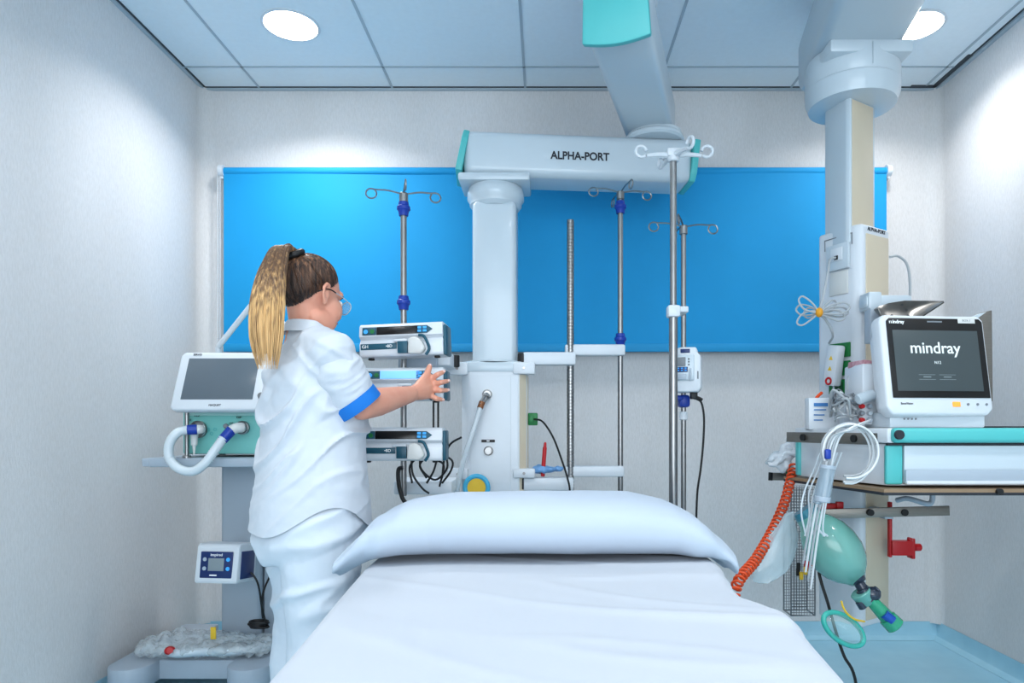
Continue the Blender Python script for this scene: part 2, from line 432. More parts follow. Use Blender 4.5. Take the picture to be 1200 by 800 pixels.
obj('seam_line', MB().box((0, 0, 0), (.0015, .19, .001), Mu @ Matrix.Translation((Lu*.36, 0, -.0885))), M_grid, ua)
m = MB(); m.cyl((.475, 3.0, 2.345), (.475, 3.0, 2.372), .128, bevel=.008); m.cyl((.475, 3.0, 2.37), (.475, 3.0, 2.385), .118)
obj('swivel_joint', m, M_white2, e)
la, Ml, Ll = arm_bar('lower_arm', (-.355, 2.955, 0), (.625, 3.045, 0), .2, 2.160, 2.348, M_white2, e, .035)
# its two slanted teal end caps
def side_cap(x, y, s, par):
    pr = [(-.105, .088), (.105, .088), (.105, -.055), (.085, -.092), (-.085, -.092), (-.105, -.055)]
    Mx = frame((x, y, 2.256), (-.09, .98, 0), (s*.98, s*.09, .2 if s < 0 else -.12)); obj('end_cap', MB().prism(pr, .028, Mx, bevel=.006), M_teal, par)
side_cap(-.345, 2.955, -1, la); side_cap(.622, 3.045, 1, la)
dl = V((.98, .09, 0)).normalized()
Mt = frame(V((.1445, 2.8985, 2.248)), dl, (0.09, -.98, 0))
text('lettering', 'ALPHA-PORT', .046, Mt, M_ink, la, bold=.0012, sx=.92)
# head drum and column
cx, cy = -.2175, 2.95
m = MB()
m.box((cx+.0, cy, 2.145), (.30, .22, .035), bevel=.01)
m.lathe([(.10, 2.135), (.116, 2.12), (.122, 2.10), (.122, 2.075), (.112, 2.062), (.112, 2.05), (.10, 2.035), (0, 2.035)], Matrix.Translation((cx, cy, 0)), 48, cap=False)
for dx in (-.06, .06): m.cyl((cx+dx, cy-.112, 2.146), (cx+dx, cy-.108, 2.146), .004)
obj('column_head', m, M_white2, e)
obj('column', MB().box((cx, cy, (2.05+1.34)/2), (.186, .186, .71), bevel=.022, seg=3), M_offw if False else M_white2, e)
# service head
def octo(w, d, c): return [(-w/2, -d/2+c), (-w/2+c, -d/2), (w/2-c, -d/2), (w/2, -d/2+c), (w/2, d/2-c), (w/2-c, d/2), (-w/2+c, d/2), (-w/2, d/2-c)]
sx0, sy0 = P(579, 0, 2.83).x, 2.93
sh = obj('service_head', MB().prism(octo(.272, .24, .035), .90, Matrix.Translation((sx0, sy0, .44)), bevel=.006), M_white, e)
obj('collar', MB().prism(octo(.285, .25, .035), .045, Matrix.Translation((sx0, sy0, 1.325)), bevel=.010).lathe([(.13, 1.37), (.13, 1.376), (0, 1.376)], Matrix.Translation((sx0, sy0, 0)), 32, cap=False), M_white2, sh)
obj('front_panel', MB().box((sx0-.012, sy0-.121, .885), (.165, .004, .86), bevel=.0015), M_white, sh)
obj('side_panel', MB().box((sx0+.1365, sy0+.005, .885), (.004, .15, .86), bevel=.001).box((0, 0, 0), (.035, .004, .86), frame((sx0+.1195, sy0-.1035, .885), (.7, .7, 0), (0.7, -.7, 0)) @ Matrix.Rotation(PI/2, 4, 'X')), M_beige, sh)
def outlet(px, py, Y, par, r=.018):
    c = P(px, py, Y); m = MB(); m.cyl(c+V((0, .006, 0)), c-V((0, .006, 0)), r); m.cyl(c-V((0, .005, 0)), c-V((0, .014, 0)), r*.62); m.torus(Matrix.Translation(c-V((0, .008, 0))) @ Matrix.Rotation(PI/2, 4, 'X'), r*.85, .002)
    obj('gas_outlet', m, M_steel, par)
outlet(571, 462, 2.805, sh, .021); outlet(572.5, 528, 2.805, sh, .020)
c = P(572, 516.5, 2.805)
lb = obj('label_strip', MB().box(c, (.055, .003, .011)), M_black, sh)
obj('faint_mark', MB().box(c-V((0, .0018, 0)), (.012, .001, .004)), M_inkw, lb)
# gas sockets: green
gp = P(624.5, 491, 2.88)
obj('green_socket', MB().box(gp, (.04, .05, .052), bevel=.004).box(gp+V((-.006, -.027, 0)), (.02, .006, .03), bevel=.002), M_green, sh)
# bracket clamps round the head
def clampblock(px0, px1, py0, py1, Y, d, par, name='bracket'):
    a, b = P(px0, py0, Y), P(px1, py1, Y)
    return obj(name, MB().box(((a.x+b.x)/2, Y+d/2, (a.z+b.z)/2), (b.x-a.x, d, a.z-b.z), bevel=.006), M_white, par)
for (a, b, c_, d_) in ((523, 548, 424, 439), (601, 627, 424, 438), (525, 548, 549, 562), (601, 627, 549, 560)):
    br = clampblock(a, b, c_, d_, 2.80, .07, sh)
    mid = P((a+b)/2, (c_+d_)/2, 2.798); obj('bolt', MB().cyl(mid, mid-V((0, .004, 0)), .006, seg=12), M_steel, br)
# swing arms that carry the poles
def swing(px0, px1, py0, py1, Y, par, d=.06, name='swing_arm'):
    a, b = P(px0, py0, Y), P(px1, py1, Y); h = a.z-b.z
    return obj(name, MB().box(((a.x+b.x)/2, Y, (a.z+b.z)/2), (b.x-a.x, d, h), bevel=.008), M_white, par)
def joint(px, py0, py1, Y, par, r=.024):
    a, b = P(px, py0, Y), P(px, py1, Y); obj('pivot', MB().cyl(a, b, r, bevel=.003), M_black, par)
s1 = swing(613, 674.5, 413, 428, 2.85, sh); s2 = swing(662, 732, 404, 417, 2.90, sh)
joint(612, 414, 427, 2.84, s1, .02)
s3 = swing(613, 672, 559, 574, 2.85, sh); s4 = swing(662, 731, 545.5, 558, 2.90, sh); joint(612, 560, 573, 2.84, s3, .02)
s5 = swing(500, 532, 415, 431, 2.74, sh, .20); joint(534, 416, 430, 2.76, s5, .016)
s6 = swing(468, 534, 561, 576, 2.70, sh, .22)
obj('grey_crossbar', MB().box(P(490, 424, 2.62), (.15, .02, .055), bevel=.004), M_lgrey, s5)

# ---------- poles with drip hooks ----------
def hook_set(x, y, z, R, par, m=M_steel, ring=.018, wire=.0032, angs=(12, 100, 192, 285)):
    for a in angs:
        a = math.radians(a); d = V((math.cos(a), math.sin(a), 0)); c = V((x, y, z))
        h = MB(); L = R
        pts = [c, c+d*L*.45+V((0, 0, .012)), c+d*L*.8+V((0, 0, .012))]
        cc = c+d*L*.95+V((0, 0, -.004))
        for k in range(9):
            q = PI*.5-k/8*PI*1.75
            pts.append(cc+d*math.cos(q)*ring*1.1+V((0, 0, math.sin(q)*ring)))
        h.tube(pts, wire, 6, 3); obj('drip_hook', h, m, par)
def drip_pole(px, py_top, Y, z_bot, label, hooks=True, collars=(), R=.125, r=.0115, group='poles on the service arms'):
    t = P(px, py_top, Y); e = empty('drip_pole', (t.x, Y, z_bot), label, 'pole', group)
    po = obj('pole', MB().cyl((t.x, Y, z_bot), (t.x, Y, t.z), r), M_steel, e)
    for cpy in collars:
        z = P(px, cpy, Y).z
        obj('collar', MB().lathe([(.0, z-.026), (r+.006, z-.026), (r+.009, z-.008), (r+.014, z-.003), (r+.014, z+.008), (r+.009, z+.012), (r+.007, z+.026), (0, z+.026)], Matrix.Translation((t.x, Y, 0)), 16, cap=False), M_blue, e)
    if hooks:
        obj('hook_hub', MB().cyl((t.x, Y, t.z-.03), (t.x, Y, t.z+.006), r+.005, bevel=.002), M_steel, e)
        hook_set(t.x, Y, t.z, R, e)
    return e
drip_pole(473, 228, 2.58, .84, 'chrome drip pole rising behind the three syringe pumps', collars=(245, 355), group=None)
drip_pole(727, 226, 2.90, .60, 'chrome drip pole with blue collars just right of the plain ribbed post', collars=(243, 398), group=None)
# plain threaded post
t = P(668.5, 258, 2.88); m = MB(); prof = [(0, .58)]; z = .58
while z < t.z-.003: prof += [(.0155, z), (.0155, z+.009), (.0142, z+.0105), (.0142, z+.0125)]; z += .0135
prof += [(.0155, t.z), (0, t.z)]
m.lathe(prof, Matrix.Translation((t.x, 2.88, 0)), 20, cap=False)
tag(obj('support_post', m, M_steel), 'plain ribbed metal post without hooks, right of the white column', 'post')

# bed-head stand with white plastic hooks
def stand(px, py_top, Y, label, r0, feet=5, split=None, fr=.26):
    t = P(px, py_top, Y); e = empty('drip_stand', (t.x, Y, 0), label, 'drip stand')
    if split: zs = P(px, split, Y).z; obj('pole', MB().cyl((t.x, Y, .1), (t.x, Y, zs), r0*1.28).cyl((t.x, Y, zs), (t.x, Y, t.z), r0), M_steel, e)
    else: obj('pole', MB().cyl((t.x, Y, .1), (t.x, Y, t.z), r0), M_steel, e)
    obj('foot_hub', MB().cyl((t.x, Y, .075), (t.x, Y, .13), .035, bevel=.006), M_lgrey, e)
    for k in range(feet):
        a = 2*PI*k/feet+.3; d = V((math.cos(a), math.sin(a), 0)); tip = V((t.x, Y, .07))+d*fr
        f = obj('foot', MB().tube([V((t.x, Y, .10)), V((t.x, Y, .09))+d*fr*.6, tip], .012, 8, 3), M_lgrey, e)
        obj('wheel', MB().cyl(tip+V((-d.y, d.x, 0))*.01-V((0, 0, .041)), tip-V((-d.y, d.x, 0))*.01-V((0, 0, .041)), .028, bevel=.003), M_black, f)
    return e, t
e, t = stand(789, 186, 2.52, 'tall steel drip stand with white plastic hooks behind the right end of the pillow', .0125, split=362, fr=.16)
Y = 2.52
h = MB(); h.cyl((t.x, Y, t.z-.012), (t.x, Y, t.z+.035), .021, bevel=.004); h.box((t.x, Y, t.z+.02), (.05, .04, .03), bevel=.006)
obj('hook_hub', h, M_white, e)
for s, dy in ((-1, -.02), (1, -.02), (-.25, .10), (.35, -.11)):
    c = V((t.x, Y, t.z+.012)); d = V((s*.14, dy, 0)); L = d.length; u = d.normalized(); h = MB()
    h.tube([c, c+u*L*.4, c+u*L*.72+V((0, 0, -.006))], [.012, .009, .007], 8, 4)
    cc = c+u*L*.86+V((0, 0, .008)); pts = []
    for k in range(10):
        q = -PI*.75+k/9*PI*1.7; pts.append(cc+u*math.cos(q)*.020+V((0, 0, math.sin(q)*.020)))
    h.tube(pts, .0058, 8, 3); obj('drip_hook', h, M_white, e)
a, b = P(783, 357, 2.5), P(803, 371, 2.5)
obj('pole_clamp', MB().box(((t.x), Y, (a.z+b.z)/2), (.046, .05, a.z-b.z), bevel=.008).box((t.x+.032, Y+.05, a.z-.012), (.05, .10, .022), bevel=.004), M_white, e)
e2, t2 = stand(801, 266, 2.74, 'thinner steel drip stand with wire hooks carrying the small white infusion pump', .0105, fr=.15)
obj('hook_hub', MB().cyl((t2.x, 2.74, t2.z-.03), (t2.x, 2.74, t2.z+.006), .016, bevel=.002), M_steel, e2)
hook_set(t2.x, 2.74, t2.z, .13, e2, angs=(8, 95, 188, 250))
c = P(801, 470, 2.74); 
obj('blue_clamp', MB().box(c, (.045, .06, .05), bevel=.012).box(c+V((-.03, -.02, .012)), (.05, .025, .022), bevel=.008).cyl(c+V((-.06, -.02, .0)), c+V((-.045, -.02, 0)), .018, bevel=.003), M_blue, e2)
obj('sleeve', MB().cyl(P(801, 492, 2.74), P(801, 482, 2.74), .016, bevel=.003), M_white, e2)

# infusion pump on that stand
def plate(a, b, Y, th, m, par, name, bev=.003):
    A, B = P(*a, Y), P(*b, Y); return obj(name, MB().box(((A.x+B.x)/2, Y, (A.z+B.z)/2), (abs(B.x-A.x), th, abs(A.z-B.z)), bevel=bev), m, par)
Yp = 2.66
cen = P(806, 434, Yp)
e = empty('infusion_pump', P(806, 460, Yp), 'small white infusion pump with a dark grey screen clamped high on the thinner stand', 'infusion pump')
Mp = frame(cen, V((1, -.28, 0)), V((-.28, -1, 0)))
A = MB()
A.prism([(-.047, -.085), (.040, -.085), (.051, -.07), (.051, .055), (.038, .065), (.034, .088), (-.030, .09), (-.045, .08)], .085, Mp @ Matrix.Translation((0, 0, -.06)), bevel=.007, seg=3)
bd = obj('body', A, M_white, e)
def on(M, x, y, z, w, h, d, m, par, name, bev=.0015): return obj(name, MB().box((x, y, z), (w, h, d), M, bevel=bev), m, par)
on(Mp, -.008, .074, .026, .036, .015, .004, M_navy, bd, 'top_display')
on(Mp, -.010, .010, .027, .072, .1, .010, M_white2, bd, 'door', .005)
on(Mp, -.024, .032, .033, .036, .034, .003, M_grey, bd, 'screen')
for k in range(3): on(Mp, .006, .042-.011*k, .033, .005, .006, .003, M_ink, bd, 'key')
on(Mp, -.020, .002, .033, .044, .020, .003, M_navy, bd, 'keypad')
for k in range(6): on(Mp, -.034+.014*(k % 3), .007-.009*(k//3), .0355, .008, .004, .002, M_bluelit, bd, 'key', .0005)
on(Mp, -.022, -.026, .033, .038, .022, .004, M_lgrey, bd, 'rate_plate')
on(Mp, .012, -.018, .034, .008, .05, .012, M_lgrey, bd, 'latch', .003)
on(Mp, .040, -.02, .026, .005, .03, .003, M_grey, bd, 'vent')
pl = P(813, 463, 2.68)
obj('power_plug', MB().box(pl, (.026, .03, .03), bevel=.004).tube([pl+V((0, 0, -.008)), pl+V((.02, 0, -.013)), pl+V((.032, 0, -.02))], .008, 8, 3), M_black, e)
cab = [(816, 467), (822, 472), (825, 490), (824, 520), (821, 550), (817, 580), (815, 640), (812, 700)]
tag(obj('power_cable', MB().tube([P(x, y, 2.68) for x, y in cab]+[V((.55, 2.75, .02)), V((.45, 3.0, .01))], .0042), M_black), 'black cable hanging down from the small infusion pump', 'cable')

# ---------- three syringe pumps ----------
def syringe_pump(c, w, label, lit, yaw=0, roll=0, side=M_dteal, kgap=0):
    """c: centre of the front face"""
    e = empty('syringe_pump', c+V((0, .05, -.065)), label, 'syringe pump', 'syringe pumps stacked on the pole')
    Mf = Matrix.Translation(c) @ Matrix.Rotation(yaw, 4, 'Z') @ Matrix.Rotation(roll, 4, 'Y') @ Matrix(((1,0,0,0),(0,0,-1,0),(0,1,0,0),(0,0,0,1)))
    # local x right, y up, z toward viewer
    hw = w/2
    # side profile (z, y): tilted display band, recess, lower ledge
    prof = [(-.10, -.058), (.006, -.058), (.010, -.05), (.010, -.012), (-.004, .004), (.012, .014), (.004, .052), (-.008, .060), (-.10, .058)]
    b = MB(); Ms = Mf @ frame((-hw, 0, 0), (0, 0, 1), (1, 0, 0))
    Mq = Mf @ Matrix(((0,0,1,-hw),(0,1,0,0),(1,0,0,0),(0,0,0,1)))
    b.prism([(z, y) for z, y in prof], w, Mq, bevel=.004, seg=2)
    body = obj('body', b, M_white, e, ang=30)
    Mb = Mf @ Matrix.Translation((0, .033, .0092)) @ Matrix.Rotation(-math.atan2(.008, .038), 4, 'X')
    def q(x, y, ww, h, d, m, name, par=body, bev=.001): return obj(name, MB().box((x, y, .0005), (ww, h, d), Mb, bevel=bev), m, par)
    q(-.012*w/.33, 0, .165*w/.33, .029, .003, lit, 'display')
    kp = q(-hw+.038, 0, .055*w/.33, .028, .003, M_dteal, 'left_keypad')
    for i, k in enumerate((M_bluelit, M_green)): obj('key', MB().cyl(Mb @ V((-hw+.026+.023*i, -.002, .001)), Mb @ V((-hw+.026+.023*i, -.002, .0045)), .008, seg=12), k, kp)
    rk = obj('right_keypad', MB().prism([(hw-.095, -.014), (hw-.055, -.014), (hw-.036, 0), (hw-.055, .014), (hw-.095, .014)], .003, Mb @ Matrix.Translation((0, 0, -.001))), M_dteal, body)
    for i in range(2):
        for j in range(2): obj('key', MB().box((hw-.082+.019*i, -.006+.012*j, .0030), (.013, .008, .003), Mb, bevel=.001), M_bluelit, rk)
    def r(x, y, z, ww, h, d, m, name, par=body, bev=.002): return obj(name, MB().box((x, y, z), (ww, h, d), Mf, bevel=bev), m, par)
    nb = r(-hw+.07, -.022, .0105, .13, .021, .003, M_dteal, 'name_band')
    text('lettering', 'GH', .016, Mf @ Matrix.Translation((-hw+.022, -.022, .013)), M_inkw, nb)
    text('lettering', '\u2022BD', .014, Mf @ Matrix.Translation((-hw+.108, -.022, .013)), M_inkw, nb)
    r(-hw+.158, -.028, .015, .036, .042, .014, M_dteal, 'syringe_clamp')
    r(-hw+.150, -.004, .014, .05, .012, .012, M_white, 'syringe_cradle', bev=.004)
    pd = MB().prism([(-.026, -.028), (.018, -.03), (.036, -.012), (.022, .020), (.004, .032), (-.020, .028), (-.026, .0)], .03, Mf @ Matrix.Translation((-hw+.205, -.026, .004)), bevel=.007, seg=3)
    ph = obj('plunger_holder', pd, M_offw, body)
    obj('grip', MB().tube([Mf @ V((-hw+.216+x, y-.026, .018)) for x, y in ((.0, .038), (.018, .034), (.030, .012), (.036, -.012), (.024, -.032))], .0052, 8, 4), M_dteal, ph)
    r(hw+.004, -.005, -.045, .014, .108, .09, side, 'side_panel', bev=.006)
    r(0, .0, -.104, .10, .07, .012, M_grey, 'mount_plate')
    for x in (-hw+.03, hw-.03): r(x, -.062, -.03, .018, .008, .02, M_black, 'rubber_foot')
    return e
syringe_pump(P(470.5, 398, 2.42), .300, 'white syringe pump with a dark display, topmost of the three on the pole', M_glass_black, yaw=-.06, roll=-.035)
M_lcd = mat('lit_lcd', (110,165,235), .4, emit=(110,170,240), es=.9)
syringe_pump(P(473, 450, 2.43), .285, 'middle syringe pump with a lit blue display, under the hand of the person', M_lcd, yaw=.0, roll=-.01)
syringe_pump(P(469, 520.5, 2.42), .300, 'white syringe pump with a dark display, lowest of the three on the pole', M_glass_black, yaw=.02, roll=0)
# clamps joining the pumps to the pole
# black pump leads
def cable(pts, r, m, name, label, cat='cable', group=None, n=6):
    return tag(obj(name, MB().tube(pts, r, 8, n), m), label, cat, group)
for dx in (0, 5.5):
    cable([P(508+dx, 466, 2.50), P(508+dx, 480, 2.50), P(508+dx, 505, 2.50)], .0036, M_black, 'pump_cable', 'short black lead running straight down between the middle and lowest syringe pumps', group='leads between the pumps')
loops = [[(482, 536), (484, 556), (495, 572), (503, 578)], [(492, 536), (494, 550), (510, 562), (524, 548), (521, 530), (516, 520)],
         [(486, 538), (480, 548), (483, 566)], [(498, 536), (492, 546), (500, 560)], [(512, 538), (508, 552), (500, 566)],
         [(518, 532), (530, 540), (528, 552), (518, 566)], [(541, 512), (528, 520), (521, 536), (518, 560)], [(507, 538), (520, 545), (515, 570)]]
for i, l in enumerate(loops):
    cable([P(x, y, 2.50+.012*(i % 4)) for x, y in l], .0038, M_black, 'pump_cable', 'loose loop of black power lead hanging below the lowest syringe pump', group='black leads below the pumps')
cable([P(472, 548, 2.55), P(467, 550, 2.55), P(467, 565, 2.55), P(471, 582, 2.55), P(476, 590, 2.55)], .008, M_black, 'black_hose', 'thick black strap hanging at the left end of the lower white bracket', 'strap')
cable([P(626, 491, 2.85), P(636, 494, 2.8), P(648, 512, 2.78), P(658, 538, 2.78), P(665, 560, 2.78), P(668, 580, 2.78), P(668, 640, 2.78)], .004, M_black, 'power_cable', 'black cable plugged into the green socket on the white column')
# suction hose
hs = [P(569, 466, 2.77), P(564, 473, 2.74), P(556, 500, 2.73), P(546, 530, 2.73), P(538, 560, 2.74), P(534, 585, 2.76)]
e = empty('suction_hose', hs[-1], 'clear white hose slanting down from the upper gas outlet of the column', 'hose')
obj('tube', MB().tube(hs[1:], .0105, 10), M_hose, e)
obj('connector', MB().cyl(hs[0]+V((0, -.0, 0)), hs[1], .012, bevel=.002).cyl(P(570, 463, 2.79), hs[0], .014, bevel=.002), M_steel, e)
obj('copper_ring', MB().cyl(P(565, 471, 2.745), P(562.5, 478, 2.737), .0125), mat('copper_tone', (150,100,70), .4, .6), e)
# dial
c = P(558.5, 571, 2.76); Md = Matrix.Translation(c) @ Matrix.Rotation(PI/2, 4, 'X')
e = empty('suction_dial', c, 'round dial with blue rim and yellow face at the foot of the white column', 'gauge')
obj('rim', MB().torus(Md, .046, .010, rs=12), mat('sky_blue_plastic', (70,176,214), .4), e)
obj('face', MB().cyl(c+V((0, .008, 0)), c-V((0, .004, 0)), .042), M_yellow, e)
obj('back_plate', MB().cyl(c+V((0, .012, 0)), c+V((0, .04, 0)), .03), M_white, e)
# things on the lower right swing arm
m = MB(); c = P(641, 553, 2.85)
for k in range(9): m.ell(c+V((random.uniform(-.05, .05), random.uniform(-.02, .02), random.uniform(.0, .018))), (random.uniform(.02, .035), .022, random.uniform(.010, .02)))
g = remesh(m, .005, 4); displace(g, lambda p: .006*noise.noise(p*60))
tag(obj('crumpled_wrap', g, mat('blue_film', (120,170,220), .35, bump=(60,.5,.01), alpha=.9), None, 80), 'crumpled pale blue wrap lying on the lower white swing arm', 'wrap')
e = empty('marker_pen', P(637, 556, 2.83), 'red marker pen standing upright in the blue wrap', 'pen')
obj('barrel', MB().cyl(P(636, 558, 2.83), P(638.5, 524, 2.83), .0085, bevel=.002), M_red, e)
obj('cap', MB().cyl(P(638.4, 526, 2.83), P(639, 518, 2.83), .0075, .005, bevel=.002), M_red, e)

# ---------- ventilator ----------
e = empty('ventilator', (-1.4, 2.95, 0), 'white and mint ventilator with a tilted grey screen standing on a wheeled base', 'ventilator')
b = MB()
def foot_out(x0, x1, y0, y1):
    r = (x1-x0)/2; cx_ = (x0+x1)/2; pts = [(x1, y1), (x0, y1), (x0, y0+r)]
    for k in range(1, 12): a = PI+PI*k/12; pts.append((cx_+r*math.cos(a), y0+r+r*math.sin(a)))
    pts.append((x1, y0+r)); return pts
b.prism(foot_out(-1.75, -1.58, 2.66, 3.3), .085, Matrix.Translation((0, 0, .065)), bevel=.008)
b.prism(foot_out(-1.275, -1.105, 2.66, 3.3), .085, Matrix.Translation((0, 0, .065)), bevel=.008)
b.box((-1.43, 3.0, .1075), (.40, .42, .08), bevel=.008)
base = obj('base', b, M_lgrey, e)
for x in (-1.665, -1.19):
    for y in (2.74, 3.22): obj('wheel', MB().cyl((x-.018, y, .034), (x+.018, y, .034), .034, bevel=.005), M_black, base)
obj('column', MB().box((-1.345, 3.06, .55), (.17, .13, .82), bevel=.02, seg=3).box((-1.225, 3.08, .55), (.06, .10, .8), bevel=.01), M_lgrey, e)
obj('tray', MB().box((-1.35, 2.92, .957), (.50, .36, .038), bevel=.008).box((-1.60, 2.77, .957), (.06, .04, .034), bevel=.006), M_lgrey, e)
A, B = P(214, 481, 2.8), P(326, 533, 2.8)
bx = obj('gas_module', MB().box(((A.x+B.x)/2, 2.93, (A.z+B.z)/2+.004), (B.x-A.x, .26, A.z-B.z), bevel=.008), M_teal2, e)
obj('top_strip', MB().box(((A.x+B.x)/2, 2.8, A.z-.012), (B.x-A.x-.02, .008, .018), bevel=.002), mat('pale_mint', (170,216,212), .45), bx)
for px, py, s in ((231, 487, 'INSP'), (280, 489, 'EXP'), (271, 496, 'O2'), (222, 492, 'N2')):
    text('lettering', s, .012, frame(P(px, py, 2.797), (1, 0, 0), (0, -1, 0)), M_ink, bx)
for px, py, r in ((233, 503, .036), (285, 501, .028)):
    c = P(px, py, 2.8); m = MB(); m.cyl(c+V((0, .01, 0)), c-V((0, .012, 0)), r, bevel=.003); m.torus(Matrix.Translation(c-V((0, .012, 0))) @ Matrix.Rotation(PI/2, 4, 'X'), r*.9, .003)
    pt_ = obj('port', m, M_steel, bx); obj('nozzle', MB().cyl(c, c-V((0, .075, 0)), .020, .017, bevel=.003), M_offw, pt_)
for dx in range(3): obj('connector_dot', MB().torus(Matrix.Translation(P(244+4*dx, 503+(dx % 2)*5, 2.797)) @ Matrix.Rotation(PI/2, 4, 'X'), .006, .001), M_teal, bx)
obj('pin_connector', MB().cyl(P(264.5, 499, 2.8), P(264.5, 499, 2.78), .010, bevel=.002), M_grey, bx)
obj('water_trap', MB().cyl(P(228, 507, 2.74), P(227.5, 522, 2.74), .014, .012, bevel=.003).cyl(P(227.5, 522, 2.74), P(227.5, 533, 2.74), .007, .003), M_offw, bx)
# screen
O = V((-1.287, 2.69, 1.178)); tl = math.radians(22)
Ms = frame(O, (1, 0, 0), (0, -math.cos(tl), math.sin(tl)))  # local y up the tilted face
sc_ = MB()
sc_.prism([(-.198, .0), (-.185, -.012), (.185, -.012), (.198, 0), (.198, .228), (.185, .245), (-.185, .245), (-.198, .228)], .035, Ms @ Matrix.Translation((0, 0, -.035)), bevel=.009, seg=3)
sn = obj('screen_housing', sc_, M_white, e)
obj('screen', MB().box((-.018, .124, .0005), (.285, .182, .003), Ms, bevel=.001), mat('grey_screen', (96,108,118), .25, coat=.3), sn)
obj('knob', MB().cyl(Ms @ V((.16, .045, 0)), Ms @ V((.16, .045, .018)), .015, .012, bevel=.003), M_steel, sn)
text('lettering', 'SERVO', .012, Ms @ Matrix.Translation((-.13, .232, .001)), M_ink, sn); text('lettering', 'MAQUET', .012, Ms @ Matrix.Translation((-.02, .008, .001)), M_ink, sn)
obj('screen_neck', MB().cyl((-1.287, 2.83, 1.16), (-1.287, 2.78, 1.27), .03).box((-1.287, 2.84, 1.172), (.16, .1, .02), bevel=.006), M_white, e)
pp = P(216, 478, 2.74)
obj('side_rod', MB().cyl((pp.x, 2.76, .95), (pp.x, 2.76, 1.17), .0085).cyl((pp.x, 2.76, .93), (pp.x, 2.76, .985), .017, bevel=.003), M_steel, e)
ar = [P(266, 520, 2.98), P(258, 405, 2.95)]
arm = MB(); arm.tube([P(256, 406, 2.93), P(303, 347, 2.88)], .012, 10, 1); arm.tube([P(304, 347, 2.87), P(352, 402, 2.87)], .011, 10, 1)
sa = obj('support_arm', arm, M_white, e)
j = P(303.5, 346, 2.86); obj('elbow_joint', MB().cyl(j-V((0, .016, 0)), j+V((0, .03, 0)), .020, bevel=.003).cyl(j-V((0, .02, 0)), j, .008), M_white2, sa)
obj('arm_base', MB().cyl((-1.393, 2.94, .97), P(256, 406, 2.94), .013), M_white, sa)
# breathing hose
hp = [P(222, 503, 2.705), P(208, 507, 2.68), P(198.5, 520, 2.67), P(199, 537, 2.67), P(210, 549, 2.66), P(226, 552, 2.66), P(240, 543, 2.665), P(252, 527, 2.68), P(262, 513, 2.70)]
e = empty('breathing_hose', hp[4], 'clear corrugated breathing hose looped between the two ventilator ports', 'hose')
sp = catmull(hp, 14); m = MB(); rr = [.0175 + (.0016 if i % 2 else -.0008) for i in range(len(sp))]
m.tube(sp, rr, 12, 1); obj('tube', m, mat('frosted_hose', (222,232,238), .35, alpha=.92, coat=.3), e, ang=80)
obj('blue_cuff', MB().cyl(P(231, 503, 2.715), P(219, 503.5, 2.70), .0205, .0195, bevel=.002), M_blue, e)
obj('blue_cuff', MB().cyl(P(260, 516, 2.70), P(272, 503, 2.715), .0195, .021, bevel=.002), M_blue, e)
obj('port_elbow', MB().tube([P(271, 504, 2.715), P(278, 501, 2.72), P(284, 501, 2.735)], .0205, 12, 4), M_offw, e)
obj('port_elbow', MB().tube([P(230, 503, 2.715), P(234, 503, 2.72), P(235, 503, 2.74)], .0185, 12, 4), M_offw, e)

# humidifier control box on the column
c = P(254, 660, 2.72)
e = empty('monitor_box', c+V((0, 0, -.09)), 'small white box with navy front and square screen, fixed to the ventilator column', 'medical device')
Mh = frame(c, (1, -.10, 0), (-.1, -1, .12))
b = MB(); Mq = Mh @ Matrix(((0,0,1,-.09),(0,1,0,0),(1,0,0,0),(0,0,0,1)))
b.prism([(-.14, -.078), (.0, -.078), (.004, -.07), (-.004, .066), (-.016, .078), (-.10, .082), (-.14, .06)], .18, Mq, bevel=.008, seg=3)
bd = obj('housing', b, M_white, e)
fp = obj('front_panel', MB().box((0, -.006, .001), (.135, .105, .006), Mh, bevel=.004), M_navy, bd)
obj('screen', MB().box((-.0, -.004, .0045), (.066, .05, .003), Mh, bevel=.001), mat('pale_screen', (138,150,156), .35), fp)
for x in (-.048, .05):
    for y in (.016, -.02): obj('key', MB().cyl(Mh @ V((x, y, .003)), Mh @ V((x, y, .0065)), .008, seg=12), M_bluelit if x > 0 else M_lgrey, fp)
text('lettering', 'inspired', .016, Mh @ Matrix.Translation((0, .034, .005)), M_inkw, fp); obj('faint_mark', MB().box((-.01, -.046, .0045), (.03, .005, .001), Mh), M_inkw, fp)
obj('side_panel', MB().box((.0905, -.008, -.07), (.005, .11, .10), Mh, bevel=.002), M_navy, bd)
obj('mount', MB().box((c.x-.03, 2.93, c.z), (.07, .18, .05), bevel=.005), M_grey, e)
q = [P(286, 670, 2.80), P(294, 671, 2.80), P(302, 683, 2.80), P(306, 705, 2.82), P(308, 724, 2.84)]
cable(q, .0042, M_black, 'power_cable', 'black lead running from the navy-fronted box down to the coiled cable')
cable([P(318, 662, 2.95), P(316, 675, 2.9), P(309, 692, 2.86), P(307, 710, 2.85), P(311, 728, 2.85)], .0042, M_black, 'power_cable', 'black lead hanging down beside the trousers to the coiled cable')
m = MB()
for k in range(6):
    c = P(303+random.uniform(-2, 2), 728+k*1.3, 2.86); m.torus(Matrix.Translation(c) @ Matrix.Rotation(random.uniform(-.25, .25), 4, 'X'), .034+random.uniform(-.004, .004), .0048, ry=.022)
tag(obj('coiled_cable', m, M_black), 'small coil of black cable resting on the ventilator base', 'cable')
